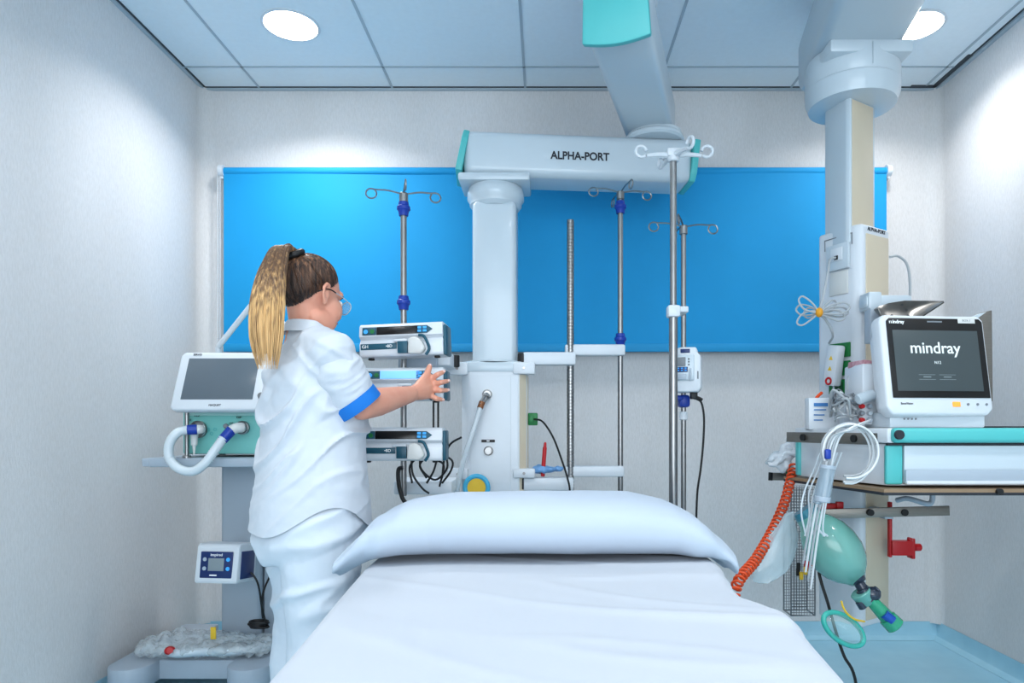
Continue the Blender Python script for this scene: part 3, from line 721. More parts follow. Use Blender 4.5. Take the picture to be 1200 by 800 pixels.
# bag on the base
m = MB(); 
for (px, py, Y, rx, ry, rz) in ((195, 750, 2.84, .12, .10, .045), (232, 752, 2.86, .12, .11, .04), (272, 754, 2.86, .12, .11, .038), (300, 757, 2.86, .09, .10, .034), (205, 743, 2.92, .09, .09, .04), (250, 745, 2.94, .12, .09, .035)):
    c = P(px, py, Y); c.z = .15+rz*1.0; m.ell(c, (rx, ry, rz))
g = remesh(m, .009, 3)
def crump(p):
    n = abs(noise.noise(p*14))*.03+abs(noise.noise(p*34+V((3, 1, 2))))*.016; return n-.012
displace(g, crump)
for v in g.vertices: v.co.z = max(v.co.z, .152)
e = empty('plastic_bag', (-1.4, 2.88, .152), 'crumpled clear plastic bag of tubing lying on the ventilator base', 'bag')
obj('film', g, M_bag, e, ang=25)
tb = [V((-1.56, 2.80, .19)), V((-1.50, 2.76, .185)), V((-1.40, 2.78, .185)), V((-1.3, 2.78, .185)), V((-1.2, 2.82, .185)), V((-1.17, 2.9, .185)), V((-1.28, 2.95, .185)), V((-1.45, 2.93, .19))]
sp = catmull(tb, 12); obj('packed_tube', MB().tube(sp, [.017+(.0014 if i % 2 else 0) for i in range(len(sp))], 10, 1), M_white2, e, ang=80)
c = P(250, 745, 2.82); obj('yellow_tag', MB().box(c+V((0, 0, .012)), (.022, .006, .05), Matrix.Identity(4), bevel=.001), M_yellow, e)
obj('red_cap', MB().ell(P(199, 762, 2.76), (.021, .02, .017)).cyl(P(199, 762, 2.76), P(199, 762, 2.73), .012), M_red, e)
# ---------- second supply unit (right) ----------
e = empty('supply_column', (1.2, 2.68, ZC), 'white and beige ceiling-hung supply column beside the patient monitor', 'medical pendant')
ra, Mra, Lra = arm_bar('upper_arm', (1.245, 2.93, 0), (.985, 1.55, 0), .325, 2.525, 2.76, M_white2, e, .05)
m = MB(); m.cyl((1.0, 1.66, 2.75), (1.0, 1.66, ZC), .13, bevel=.01); obj('ceiling_mount', m, M_white2, e)
obj('end_cap', MB().box((-.0, 0, .0), (.02, .25, .16), Mra @ Matrix.Translation((-Lra/2-.004, 0, 0)), bevel=.008), M_teal, ra)
obj('seam_line', MB().box((0, 0, 0), (.002, .30, .001), Mra @ Matrix.Translation((-Lra/2+.30, 0, -.1178))), M_grid, ra)
m = MB(); m.lathe([(.0, 2.53), (.166, 2.53), (.172, 2.515), (.174, 2.44), (.168, 2.43), (.168, 2.425), (.174, 2.42), (.172, 2.385), (.160, 2.352), (.12, 2.348), (0, 2.348)], Matrix.Translation((1.2, 2.68, 0)), 64, cap=False)
m.box((1.20, 2.66, 2.505), (.31, .30, .05), Matrix.Identity(4), bevel=.012)
dr = obj('swivel_drum', m, M_white2, e)
obj('seam_line', MB().box((1.2, 2.5055, 2.475), (.0025, .002, .08)), M_grid, dr)
# column polygon: left corner, front corner, right corner, back corner
def quad(L, M_, R, ch):
    B = V((L[0]+R[0]-M_[0], L[1]+R[1]-M_[1])); c = [V(L), V(M_), V(R), B]; out = []
    for i in range(4):
        p, q, r = c[i-1], c[i], c[(i+1) % 4]
        out.append(q+(p-q).normalized()*ch); out.append(q+(r-q).normalized()*ch*.5); 
    return out
cL, cM, cR = (1.105, 2.72), (1.147, 2.585), (1.296, 2.68)
poly = quad(cL, cM, cR, .018)
obj('column', MB().prism([(p.x, p.y) for p in poly], .60, Matrix.Translation((0, 0, 1.80)), bevel=.004), M_white2, e)
def strip(A, B, t0, t1, z0, z1, out, m, par, name, bev=.002):
    A = V((*A, 0)); B = V((*B, 0)); d = (B-A).normalized(); n = V((d.y, -d.x, 0)); L = (B-A).length
    c = A+(B-A)*(t0+t1)/2+n*out; c.z = (z0+z1)/2
    return obj(name, MB().box((0, 0, 0), (L*(t1-t0), z1-z0, .006), frame(c, d, n), bevel=bev), m, par)
strip(cM, cR, .10, .86, 1.86, 2.345, .0, M_beige, e, 'beige_strip')
bL, bM, bR = (1.085, 2.745), (1.175, 2.555), (1.352, 2.668)
poly = quad(bL, bM, bR, .03)
sh = obj('service_head', MB().prism([(p.x, p.y) for p in poly], 1.52, Matrix.Translation((0, 0, .345)), bevel=.010, seg=3), M_white, e)
strip(bM, bR, .17, .86, .37, 1.83, .001, M_beige, sh, 'beige_strip')
n2 = V((bR[1]-bM[1], -(bR[0]-bM[0]), 0)).normalized(); d2 = V((bR[0]-bM[0], bR[1]-bM[1], 0)).normalized()
text('lettering', 'ALPHA-PORT', .02, frame(V((bM[0], bM[1], 1.849))+d2*.105+n2*.0012, d2, n2), M_ink, sh, ext=.0008)
# local frame of the left face
dF = V((bM[0]-bL[0], bM[1]-bL[1], 0)); LF = dF.length; dF.normalize(); nF = V((dF.y, -dF.x, 0))
def FA(u, z, out=0): p = V((bL[0], bL[1], 0))+dF*u+nF*out; p.z = z; return p
def MF(u, z, out=0): return frame(FA(u, z, out), dF, nF)
def fbox(u, z, w, h, d, m, par, name, out=0, bev=.002): return obj(name, MB().box((0, 0, d/2), (w, h, d), MF(u, z, out), bevel=bev), m, par)
fbox(.11, 1.835, .13, .004, .003, M_grey, sh, 'trim_line'); 
for u in (.046, .175): fbox(u, 1.815, .004, .045, .003, M_grey, sh, 'trim_line')
sp_ = fbox(.115, 1.755, .105, .10, .014, M_white2, sh, 'data_socket', bev=.004)
fbox(.115, 1.765, .055, .05, .004, M_white, sp_, 'insert', .013); fbox(.115, 1.752, .018, .016, .004, M_black, sp_, 'jack', .016)
fbox(.115, 1.655, .085, .09, .006, M_offw, sh, 'blank_plate')
for z in (1.395, 1.325, 1.255): 
    gs = fbox(.12, z, .10, .056, .008, M_green, sh, 'green_socket', bev=.004); fbox(.12, z, .04, .035, .004, mat('dark_green', (12,80,40), .5), gs, 'recess', .007)
# white network cable with tied loops
e = empty('network_cable', FA(.1, 1.4, .06), 'grey cable hanging from the wall-type data socket and tied into loops with a yellow tie', 'cable')
k0 = P(960, 366, 2.50)
obj('cable', MB().tube([FA(.115, 1.752, .02), FA(.115, 1.74, .05), P(970, 320, 2.56), P(964, 350, 2.52), k0, P(968, 375, 2.52), P(976, 392, 2.54), FA(.12, 1.42, .06)], .0045, 8), M_gcable, e)
for i, (dx, dy, a) in enumerate(((36, -6, .2), (30, 6, -.1), (-24, -14, .5), (-26, 12, -.3), (20, -10, .1), (-18, 2, 0), (34, 0, .0), (-27, -3, .2))):
    q = P(960+dx, 366+dy, 2.50+.01*i); n_ = (q-k0); s_ = V((0, .02, 1)).cross(n_).normalized(); up = V((0, 0, 1)); w = .016+.008*abs(a)
    obj('loop', MB().tube([k0, k0+n_*.35+up*w, k0+n_*.8+up*w*1.2, q, k0+n_*.75-up*w, k0+n_*.3-up*w*.6, k0], .0035, 6, 5), M_gcable, e)
obj('yellow_tie', MB().ell(k0, (.013, .016, .018)), mat('amber_tie', (226,160,40), .5), e)
# adapter plug hanging in the green sockets
e = empty('plug_adapter', FA(.10, 1.25, .02), 'white plug block with yellow marks and a red ring, plugged over the green sockets', 'plug')
Ma = MF(.12, 1.335, .014) @ Matrix.Rotation(-.14, 4, 'Z')
ab = obj('block', MB().box((0, 0, .02), (.058, .155, .04), Ma, bevel=.008), M_white, e)
for y in (.028, -.012): obj('warning_mark', MB().prism([(-.009, -.007), (.009, -.007), (0, .009)], .002, Ma @ Matrix.Translation((0, y, .0395))), M_yellow, ab)
obj('red_ring', MB().torus(Ma @ Matrix.Translation((0, -.06, .04)), .012, .004), M_red, ab)
cable([P(963, 460, 2.50), P(957, 466, 2.49), P(951, 480, 2.49), P(946, 498, 2.50), P(944, 520, 2.52)], .0058, M_orange, 'orange_lead', 'short orange lead bending down from the plug block to the rail', 'cable')
obj_c = [P(1043, 301, 2.70), P(1052, 300, 2.72), P(1062, 308, 2.73), P(1066, 325, 2.73), P(1066, 352, 2.72), P(1060, 375, 2.6)]
cable(obj_c, .005, M_gcable, 'grey_lead', 'thin grey lead arching out of the right side of the supply column', 'cable')
# support arm, metal dish and back plate for the monitor
e = empty('monitor_bracket', P(1045, 395, 2.5), 'white mounting arm with a curved bare metal hood above the patient monitor', 'bracket')
A, B = P(1010, 347, 2.52), P(1064, 362, 2.52)
obj('arm', MB().box(((A.x+B.x)/2, 2.52, (A.z+B.z)/2), (B.x-A.x, .07, A.z-B.z), bevel=.012).box(P(1020, 354, 2.52), (.05, .08, .065), bevel=.008), M_white2, e)
obj('gusset', MB().prism([(-.06, .03), (.05, .04), (.05, .01), (-.03, -.09), (-.06, -.09)], .05, frame(P(1032, 374, 2.46), (1, 0, 0), (0, -1, 0)), bevel=.004), M_lgrey, e)
hd = MB(); rows = []
for i in range(21):
    u = i/20; px = lerp(1030, 1106, u)
    top = interp([(0, 359), (.15, 355), (.4, 352), (1, 352.5)], u); bot = interp([(0, 361), (.05, 370), (.14, 376), (.55, 376), (.75, 366), (1, 353.5)], u)
    row = []
    for j in range(9):
        v = j/8; Y = 2.28+.10*(1-v)**1.0+.05*(v-.5)**2*4*.3; row.append(P(px, lerp(top, bot, v), Y)+V((0, .03*math.sin(v*PI), 0)))
    rows.append(row)
hd.loft(rows, cap=False, closed=False)
hg = bake(hd, [('SOLIDIFY', dict(thickness=.004))])
ho = obj('metal_hood', hg, mat('dark_bare_metal', (120,118,114), .35, 1, var=(14,.5)), e)
for k, (px, py) in enumerate(((1045, 370), (1052, 371), (1062, 363), (1064, 370), (1057, 357))):
    obj('rivet_hole', MB().cyl(P(px, py, 2.30), P(px, py, 2.288), .0045, seg=12), M_black, ho)
pr = [P(x, y, 2.36) for x, y in ((1118, 382), (1146, 367), (1160, 364), (1161, 470), (1118, 470))]
obj('back_plate', MB().prism([(p.x, p.z) for p in pr], .012, Matrix(((1,0,0,0),(0,0,-1,2.36),(0,1,0,0),(0,0,0,1))), bevel=.002), M_dsteel, e)
pr = [P(x, y, 2.345) for x, y in ((1110, 384), (1145, 368), (1154, 366), (1128, 384))]
obj('cover', MB().prism([(p.x, p.z) for p in pr], .012, Matrix(((1,0,0,0),(0,0,-1,2.345),(0,1,0,0),(0,0,0,1))), bevel=.002), M_white2, e)

# ---------- shelf with drawer ----------
e = empty('drawer_shelf', (1.35, 2.35, .89), 'white drawer shelf with turquoise front bar and corner, carrying the patient monitor', 'shelf')
fx = 1.05
out = [(.925, 2.54), (fx, 2.10), (1.80, 2.10), (1.80, 2.54)]
def slab(z0, z1, grow, m, name, par, bev=.004, o=out, fg=0):
    c = V((1.38, 2.33)); pts = [((p[0]-grow if p[0] < 1.2 else p[0]+grow), (p[1]-grow-fg if p[1] < 2.3 else p[1])) for p in o]
    return obj(name, MB().prism(pts, z1-z0, Matrix.Translation((0, 0, z0)), bevel=bev), m, par)
top = slab(1.050, 1.096, .0, M_white, 'top_board', e)
obj('front_bar', MB().box((1.43, 2.095, 1.074), (.74, .035, .046), bevel=.012, seg=3), M_teal, top)
obj('bar_knob', MB().cyl((1.073, 2.08, 1.076), (1.073, 2.068, 1.076), .0145, bevel=.002), M_ink, top)
bodyo = [(.932, 2.54), (fx+.006, 2.115), (1.79, 2.115), (1.79, 2.54)]
db = slab(.918, 1.048, 0, M_white, 'drawer_case', e, o=bodyo)
obj('corner_post', MB().box((1.074, 2.112, .983), (.052, .018, .122), bevel=.006, seg=3), M_teal, db)
obj('back_corner_post', MB().box((.938, 2.53, .983), (.02, .03, .125), bevel=.005), M_teal, db)
fr_ = obj('drawer_front', MB().box((1.445, 2.108, .984), (.685, .014, .118), bevel=.003), M_white2, db)
obj('handle_rail', MB().box((1.445, 2.098, .949), (.685, .012, .040), bevel=.004), M_lgrey, fr_); obj('lower_lip', MB().box((1.445, 2.094, .929), (.685, .016, .012), bevel=.004), M_white, fr_)
obj('gap_line', MB().box((1.42, 2.105, 1.046), (.74, .012, .006)), M_ink, top)
trayo = [(.905, 2.60), (1.02, 2.06), (1.82, 2.06), (1.82, 2.60)]
tr = obj('under_board', MB().prism(trayo, .010, Matrix.Translation((0, 0, .902))), mat('tan_board', (150,126,100), .5), e)
obj('edge_trim', MB().prism(trayo, .009, Matrix.Translation((0, 0, .893)), bevel=.001), M_ink, tr)
obj('board_knob', MB().cyl((1.365, 2.05, .905), (1.365, 2.06, .905), .010), M_black, tr)
# side rail along the slanted edge
pA, pB = V((.905, 2.50, 1.063)), V((1.028, 2.085, 1.063)); d = (pB-pA).normalized(); n = V((d.y, -d.x, 0))
if n.x > 0: n = -n
L = (pB-pA).length
Mr = frame((pA+pB)/2+n*.024, d, n)
e = empty('side_rail', (pA+pB)/2, 'short steel equipment rail with two black knobs along the left edge of the drawer shelf', 'rail')
obj('bar', MB().box((0, 0, 0), (L, .036, .010), Mr, bevel=.001), M_dsteel, e)
for u in (-.12, .13): obj('knob', MB().cyl(Mr @ V((u, 0, .004)), Mr @ V((u, 0, .012)), .012), M_black, e); obj('standoff', MB().cyl(Mr @ V((u, 0, -.03)), Mr @ V((u, 0, -.004)), .008), M_black, e)
obj('end_stop', MB().box((L/2-.008, 0, .002), (.016, .034, .014), Mr, bevel=.001), M_black, e)
# lower rails
e = empty('equipment_rail', P(1037, 600, 2.46), 'long steel rail with black knobs crossing the column below the drawer shelf', 'rail')
A, B = P(962, 602, 2.47), P(1112, 598, 2.44); Mr2 = frame((A+B)/2, B-A, (0, -1, 0)); L2 = (B-A).length
obj('bar', MB().box((0, 0, 0), (L2, .034, .012), Mr2, bevel=.001), M_dsteel, e)
for px in (1019, 1059): c = P(px, 600, 2.45); obj('knob', MB().cyl(c, c-V((0, .012, 0)), .012), M_black, e)
obj('end_stop', MB().box((-L2/2+.004, 0, .001), (.012, .036, .016), Mr2, bevel=.001), M_black, e)
obj('standoff', MB().box(P(1030, 600, 2.53), (.03, .15, .03)), M_lgrey, e)
e = empty('equipment_rail', P(924, 558, 2.74), 'short steel rail stub holding the orange coiled hose, left of the column', 'rail')
A, B = P(902, 558, 2.70), P(958, 559, 2.76); Mr3 = frame((A+B)/2, B-A, (0, -1, 0))
obj('bar', MB().box((0, 0, 0), ((B-A).length, .030, .012), Mr3, bevel=.001), M_dsteel, e); obj('end_stop', MB().box((-(B-A).length/2+.003, 0, .001), (.010, .032, .015), Mr3), M_black, e)
obj('hose_boss', MB().cyl(P(929, 556, 2.70), P(929, 556, 2.66), .018, bevel=.003), M_dsteel, e)

# ---------- patient monitor ----------
yaw = math.radians(6); tl = math.radians(9)
e = empty('patient_monitor', (1.235, 2.25, 1.097), 'white patient monitor with a black bezel showing a grey mindray start-up screen', 'monitor')
O = V((1.2325, 2.125, 1.19))
xa = V((math.cos(yaw), math.sin(yaw), 0)); nz = V((math.sin(yaw)*math.cos(tl), -math.cos(yaw)*math.cos(tl), math.sin(tl)))
Mm = frame(O, xa, nz)
W2 = .172
hs_ = MB().prism([(-.165, -.055), (W2-.02, -.055), (W2, -.035), (W2, .252), (W2-.016, .268), (-.168, .268), (-.182, .25), (-.182, -.03)], .055, Mm @ Matrix.Translation((.0, 0, -.056)), bevel=.010, seg=3)
hs_.box((0, .10, -.09), (.30, .28, .09), Mm, bevel=.03)
ho = obj('housing', hs_, M_white, e)
bz = obj('bezel', MB().prism([(-.162, .0), (.162, .0), (.162, .246), (.152, .256), (-.152, .256), (-.162, .246)], .003, Mm @ Matrix.Translation((0, 0, -.0005)), bevel=.001), M_glass_black, ho)
scn = obj('screen', MB().box((-.002, .119, .0028), (.286, .195, .001), Mm, bevel=.0003), mat('grey_green_screen', (50,60,64), .4, emit=(70,82,86), es=.4), bz)
M_logo = mat('screen_logo', (196,206,208), .6, emit=(196,206,208), es=.5)
M_dim = mat('screen_dim', (120,132,136), .6, emit=(120,132,136), es=.3)
text('lettering', 'mindray', .052, Mm @ Matrix.Translation((-.008, .158, .0036)), M_logo, scn, ext=.0003, bold=.0006)
text('lettering', 'N12', .013, Mm @ Matrix.Translation((-.004, .112, .0036)), M_logo, scn, ext=.0003)
for x in (-.034, .034): obj('status_box', MB().box((x-.01, .058, .0034), (.055, .0012, .0004), Mm).box((x-.01, .073, .0034), (.055, .0012, .0004), Mm).box((x-.01, .066, .0034), (.026, .003, .0004), Mm), M_dim, scn)
text('lettering', 'mindray', .0155, Mm @ Matrix.Translation((-.128, .243, .003)), M_inkw, bz, ext=.0003, bold=.0004)
obj('alarm_lamp', MB().box((.0, .245, .003), (.05, .005, .002), Mm, bevel=.0008), M_grey, bz)
stk = obj('sticker', MB().box((.108, .250, .0035), (.058, .018, .001), Mm, bevel=.0003), M_offw, bz)
text('lettering', 'BOX 1', .010, Mm @ Matrix.Translation((.108, .250, .0043)), M_grey, stk, ext=.0002)
text('lettering', 'BeneVision', .009, Mm @ Matrix.Translation((-.118, -.018, .0003)), M_ink, ho, ext=.0004)
obj('power_key', MB().box((.046, -.020, .0), (.026, .016, .004), Mm, bevel=.003), mat('orange_key', (236,160,70), .4, emit=(236,150,60), es=.5), ho)
for i, x in enumerate((.085, .117, .147)): obj('key', MB().cyl(Mm @ V((x, -.02, -.001)), Mm @ V((x, -.02, .0015)), .004, seg=12), M_grey, ho)
obj('foot_base', MB().prism([(-.155, -.07), (.145, -.07), (.145, .10), (-.155, .10)], .05, frame((1.235, 2.215, 1.097), (1, 0, 0), (0, 0, 1)), bevel=.006), M_white2, e)
for dx in (0, .012, .024, .036): obj('vent_hole', MB().cyl((1.125+dx, 2.146, 1.125), (1.125+dx, 2.142, 1.125), .0028, seg=10), M_grey, e)
tag(obj('cable_mat', MB().box((1.50, 2.19, 1.0995), (.14, .10, .005), bevel=.001), M_ink), 'thin black mat lying on the shelf to the right of the patient monitor', 'mat')

# side module with parameter ports
e = empty('module_rack', P(1016, 495, 2.3), 'white parameter module full of plugged leads, to the left of the patient monitor', 'medical module')
A, B = P(1004, 427, 2.30), P(1032, 497.5, 2.30)
mb_ = obj('module_case', MB().box(((A.x+B.x)/2, 2.33, (A.z+B.z)/2), (B.x-A.x, .14, A.z-B.z), bevel=.008), M_white, e)
for i in range(4):
    for j in range(2): c = P(1009+9*j, 468+8*i, 2.258); obj('plug', MB().cyl(c, c-V((0, .016, 0)), .0085, .007, bevel=.001), [M_grey, M_lgrey, M_red, M_white2][(i*2+j*3) % 4], mb_)
obj('cuff_connector', MB().cyl(P(1005, 468, 2.23), P(1024, 462, 2.24), .018, bevel=.004), M_white2, mb_)
m = MB().box((0, 0, 0), (.07, .10, .022), frame(P(1014, 428, 2.32), (1, .1, -.12), (0, 0, 1)), bevel=.003)
e = obj('red_box', m, mat('red_white_print', (150,34,62), .5, var=(60,.5,(226,200,206)))); tag(e, 'small red and white printed packet lying on top of the parameter module', 'packet')
# booklet / carton with blue print
e = empty('carton', P(960, 502, 2.42), 'white carton with faint blue print standing on the shelf behind the rail', 'box')
A, B = P(948, 466, 2.44), P(984, 503, 2.44)
cb = obj('box_body', MB().box(((A.x+B.x)/2, 2.46, (A.z+B.z)/2), (B.x-A.x, .04, A.z-B.z), bevel=.002), M_white, e)
for i in range(4): obj('printed_line', MB().box(P(962-i, 474+i*6, 2.4385), (.05-.006*i, .001, .004 if i else .012)), mat('print_blue', (70,130,190), .6), cb)
# heap of monitoring leads on the shelf
rg = random.Random(21)
for k in range(14):
    x0_, y0_ = rg.uniform(975, 985), rg.uniform(452, 476)
    pts = [P(x0_, y0_, 2.38), P(x0_+rg.uniform(-8, 14), y0_+rg.uniform(5, 20), 2.33+rg.uniform(-.05, .05)), P(990+rg.uniform(-14, 14), 470+rg.uniform(-16, 26), 2.3+rg.uniform(-.06, .05)), P(1004+rg.uniform(-8, 6), rg.uniform(462, 494), 2.28)]
    for p in pts: p.z = max(p.z, 1.103)
    cable(pts, rg.choice((.0035, .0045, .003)), rg.choice((M_gcable, M_wcable, M_gcable, M_grey)), 'monitor_lead', 'thin grey or white lead in the tangled heap on the shelf left of the monitor', group='leads heaped beside the monitor')
for k in range(5):
    a = k*2.2
    cable([P(1018, 428+k*1.5, 2.33), P(1006-a, 434+k, 2.36), P(998-a*.6, 446+k*2, 2.37), P(1000, 462, 2.36), P(1006, 470, 2.34)], .004, M_gcable, 'monitor_lead', 'grey lead arching from the top of the parameter module down behind it', group='leads arching behind the module')
# looped leads hanging over the rail
def circ(cx, cy, rx, ry, Y0, a0, a1, n=14, dy=.0): return [P(cx+rx*math.cos(a0+(a1-a0)*i/n), cy+ry*math.sin(a0+(a1-a0)*i/n), Y0+dy*i/n) for i in range(n+1)]
for k in range(5):
    cable(circ(993+k, 530+rg.uniform(-3, 3), 31+rg.uniform(-4, 2), 34+rg.uniform(-5, 4), 2.07-.006*k, math.radians(-200), math.radians(100)), .0036, [M_wcable, M_gcable][k % 2], 'monitor_lead', 'grey-white lead looped in a large hanging circle over the side rail', group='leads looped over the rail')
for k in range(4):
    cable([P(1020, 492, 2.2), P(1000, 500+k, 2.03), P(984-k*3, 512, 2.04), P(974-k*3, 545, 2.06), P(966-k*4, 585, 2.1), P(958-k*4, 630, 2.12), P(950-k*3, 690-10*k, 2.14)], .0036, [M_wcable, M_gcable][k % 2], 'monitor_lead', 'pale lead hanging straight down from the side rail past the breathing bag', group='leads hanging from the rail')
for k in range(6):
    x = 945+k*5; cable([P(x+16, 530, 2.10), P(x+8, 552, 2.12), P(x-2, 575+k*3, 2.13), P(x-6+rg.uniform(-5, 5), 600+k*4, 2.13), P(x+rg.uniform(-8, 6), 628, 2.13)], .003, M_hose, 'infusion_line', 'thin clear infusion line dangling among the leads below the side rail', group='clear infusion lines')
e = empty('drip_chamber', P(965, 586, 2.05), 'clear cylindrical drip chamber hanging among the leads below the side rail', 'drip chamber')
obj('chamber', MB().cyl(P(970, 548, 2.04), P(964, 584, 2.04), .022, bevel=.003).cyl(P(964, 560, 2.055), P(957, 590, 2.055), .014, bevel=.003), mat('clear_chamber', (170,190,204), .1, alpha=.5, coat=.8), e)
obj('end_cap', MB().cyl(P(964.5, 581, 2.04), P(963.5, 588, 2.04), .0225, bevel=.002).cyl(P(970.6, 545, 2.04), P(970, 549, 2.04), .0225), M_lgrey, e)
c = P(970, 532, 2.035); tag(obj('blue_clip', MB().box(c, (.018, .014, .030), bevel=.005), M_blue), 'small blue clip pinching the leads below the side rail', 'clip')
# white plastic wrap near the hose
m = MB(); 
for (px, py, r) in ((926, 528, .035), (915, 536, .03), (905, 540, .024), (930, 518, .022), (921, 545, .026)): m.ell(P(px, py, 2.62), (r*1.2, r, r))
g = remesh(m, .006, 3); displace(g, lambda p: abs(noise.noise(p*30))*.028-.008)
tag(obj('plastic_wrapper', g, mat('white_film', (228,234,240), .25, alpha=.75, coat=.6), None, 25), 'crumpled whitish plastic wrapper tucked above the short rail stub', 'wrapper')
m = MB()
for dx, dy in ((0, 0), (4, 3), (7, 1)): m.tube([P(916+dx, 543+dy, 2.63), P(919+dx, 550+dy, 2.62), P(924+dx, 556+dy, 2.62)], .004, 6, 3)
tag(obj('green_clip', m, mat('deep_green_plastic', (30,110,80), .4)), 'dark green plastic clip peeking out under the crumpled wrapper', 'clip')
# orange coiled hose
path = catmull([P(930, 545, 2.60), P(927, 560, 2.56), P(919, 590, 2.48), P(905, 622, 2.38), P(886, 655, 2.25), P(862, 690, 2.10), V((.56, 2.06, .42)), V((.56, 2.12, .16)), V((.62, 2.2, .03))], 60)
m = MB(); sp = []; turns = 62; n_ = turns*9; acc = [0]
for a, b in zip(path, path[1:]): acc.append(acc[-1]+(b-a).length)
def at(s):
    s *= acc[-1]
    for i in range(len(path)-1):
        if acc[i+1] >= s: return path[i].lerp(path[i+1], (s-acc[i])/(acc[i+1]-acc[i]+1e-9)), (path[i+1]-path[i]).normalized()
    return path[-1], (path[-1]-path[-2]).normalized()
for i in range(n_+1):
    p, t_ = at(i/n_); x_ = t_.cross(V((0, 1, 0))).normalized(); y_ = t_.cross(x_); a = 2*PI*i/9
    sp.append(p+(x_*math.cos(a)+y_*math.sin(a))*.0155)
m.tube(sp, .0043, 6, 1)
tag(obj('coiled_hose', m, M_orange, None, 80), 'orange coiled hose hanging from the rail stub down behind the bed', 'hose')

# ---------- breathing bag with mask ----------
e = empty('resuscitation_bag', P(1000, 680, 2.2), 'translucent green breathing bag hanging with its dark valve and green port below the long rail', 'breathing bag')
M_ambu = mat('sea_green_silicone', (130,196,184), .22, alpha=.72, coat=.6)
a, b = P(944, 600, 2.26), P(1006, 682, 2.22); Mx = axis_frame(a, b); L = (b-a).length
pf = [(0, 0), (.035, .002), (.042, .012), (.044, .03), (.062, .055), (.078, .085), (.087, .125), (.086, .165), (.076, .20), (.058, .228), (.035, .25), (.026, .262), (0, .264)]
pf = [(r, h*L/.264) for r, h in pf]
obj('bag', MB().lathe(pf, Mx, 40, cap=False), M_ambu, e, ang=80)
obj('tail_valve', MB().lathe([(0, -.012), (.036, -.012), (.040, 0), (.043, .028), (.040, .032)], Mx, 32, cap=False), mat('teal_valve', (60,140,160), .3, alpha=.85), e)
obj('inner_tag', MB().ell(Mx @ V((.0, 0, .13)), (.035, .03, .05), Mx), mat('rosy_inner', (176,140,140), .5), e)
M_dk = mat('smoke_valve', (46,56,72), .25, coat=.4)
c1, c2, c3 = P(1003, 677, 2.21), P(1011, 690, 2.20), P(1017, 697, 2.19)
obj('neck_valve', MB().cyl(P(1001, 671, 2.21), P(1006, 681, 2.21), .028, .025, bevel=.003).cyl(c1, c2, .017).cyl(c2, P(1024, 700, 2.19), .019), M_dk, e)
c4 = P(1022, 696, 2.18)
obj('elbow', MB().ell(c4, (.027, .024, .024)).cyl(c4, P(1029, 690, 2.18), .014, bevel=.002).cyl(P(1010, 690, 2.19), P(1020, 705, 2.18), .021, bevel=.003), M_dk, e)
M_gp = mat('green_clear_port', (40,170,130), .2, alpha=.8, coat=.6)
obj('mask_port', MB().cyl(P(1008, 693, 2.19), P(1017, 706, 2.19), .034, .028, bevel=.003), mat('pale_green_cup', (120,190,180), .25, alpha=.8), e)
obj('grey_nub', MB().cyl(P(1007, 704, 2.18), P(1012, 712, 2.18), .014, bevel=.002), M_dk, e)
obj('outlet_port', MB().cyl(P(1020, 702, 2.18), P(1041, 725, 2.17), .019, .024, bevel=.002).cyl(P(1039, 723, 2.17), P(1050, 734, 2.165), .028, .030, bevel=.003), M_gp, e)
obj('blue_insert', MB().cyl(P(1036, 719, 2.155), P(1046, 727, 2.15), .015), mat('royal_insert', (20,80,170), .3), e)
e = empty('face_mask', P(989, 755, 2.16), 'clear oval face mask with a turquoise cushion rim hanging under the breathing bag', 'mask')
c = P(988.5, 737, 2.15); Mk = Matrix.Translation(c) @ Matrix.Rotation(math.radians(34), 4, 'Y') @ Matrix.Rotation(PI/2-.25, 4, 'X')
obj('cushion_rim', MB().torus(Mk, .073, .0085, ry=.039, seg=48, rs=12), mat('turquoise_rim', (60,190,176), .25, alpha=.85, coat=.5), e, ang=80)
dm = []
for k in range(9): a = PI/2*k/8; dm.append((math.cos(a), math.sin(a)))
obj('dome', MB().lathe([(.064*c_, .045*s_) for c_, s_ in dm], Mk @ Matrix.Diagonal((1, .6, 1, 1)), 40, cap=False), mat('mask_dome', (190,224,222), .12, alpha=.3, coat=.9), e, ang=80)
tag(obj('yellow_band', MB().tube([P(986, 704, 2.12), P(988, 711, 2.12), P(993, 719, 2.12), P(1002, 725.5, 2.13), P(1013, 728, 2.15)], .0032, 8, 6), M_yellow), 'thin curved yellow elastic band dangling above the face mask', 'elastic band')
# flat reservoir bag
a, b = P(925, 600, 2.34), P(900, 683, 2.30)
m = MB(); rows = []
for i in range(25):
    t = i/24; p = a.lerp(b, t); w = interp([(0, .015), (.15, .03), (.4, .062), (.75, .072), (.9, .058), (.97, .03), (1, .006)], t)
    th = .012*math.sin(PI*min(1, t*1.05)) + .003
    rows.append([p+V((math.cos(q)*w+.006*noise.noise(V((t*6, q, 0))), math.sin(q)*th, math.cos(q)*w*.3)) for q in [2*PI*k/24 for k in range(24)]])
m.loft(rows)
tag(obj('reservoir_bag', m, mat('reservoir_film', (196,218,226), .12, alpha=.42, coat=.9, bump=(12,.5,.02)), None, 80), 'flat clear oxygen reservoir bag hanging between orange hose and breathing bag', 'bag')
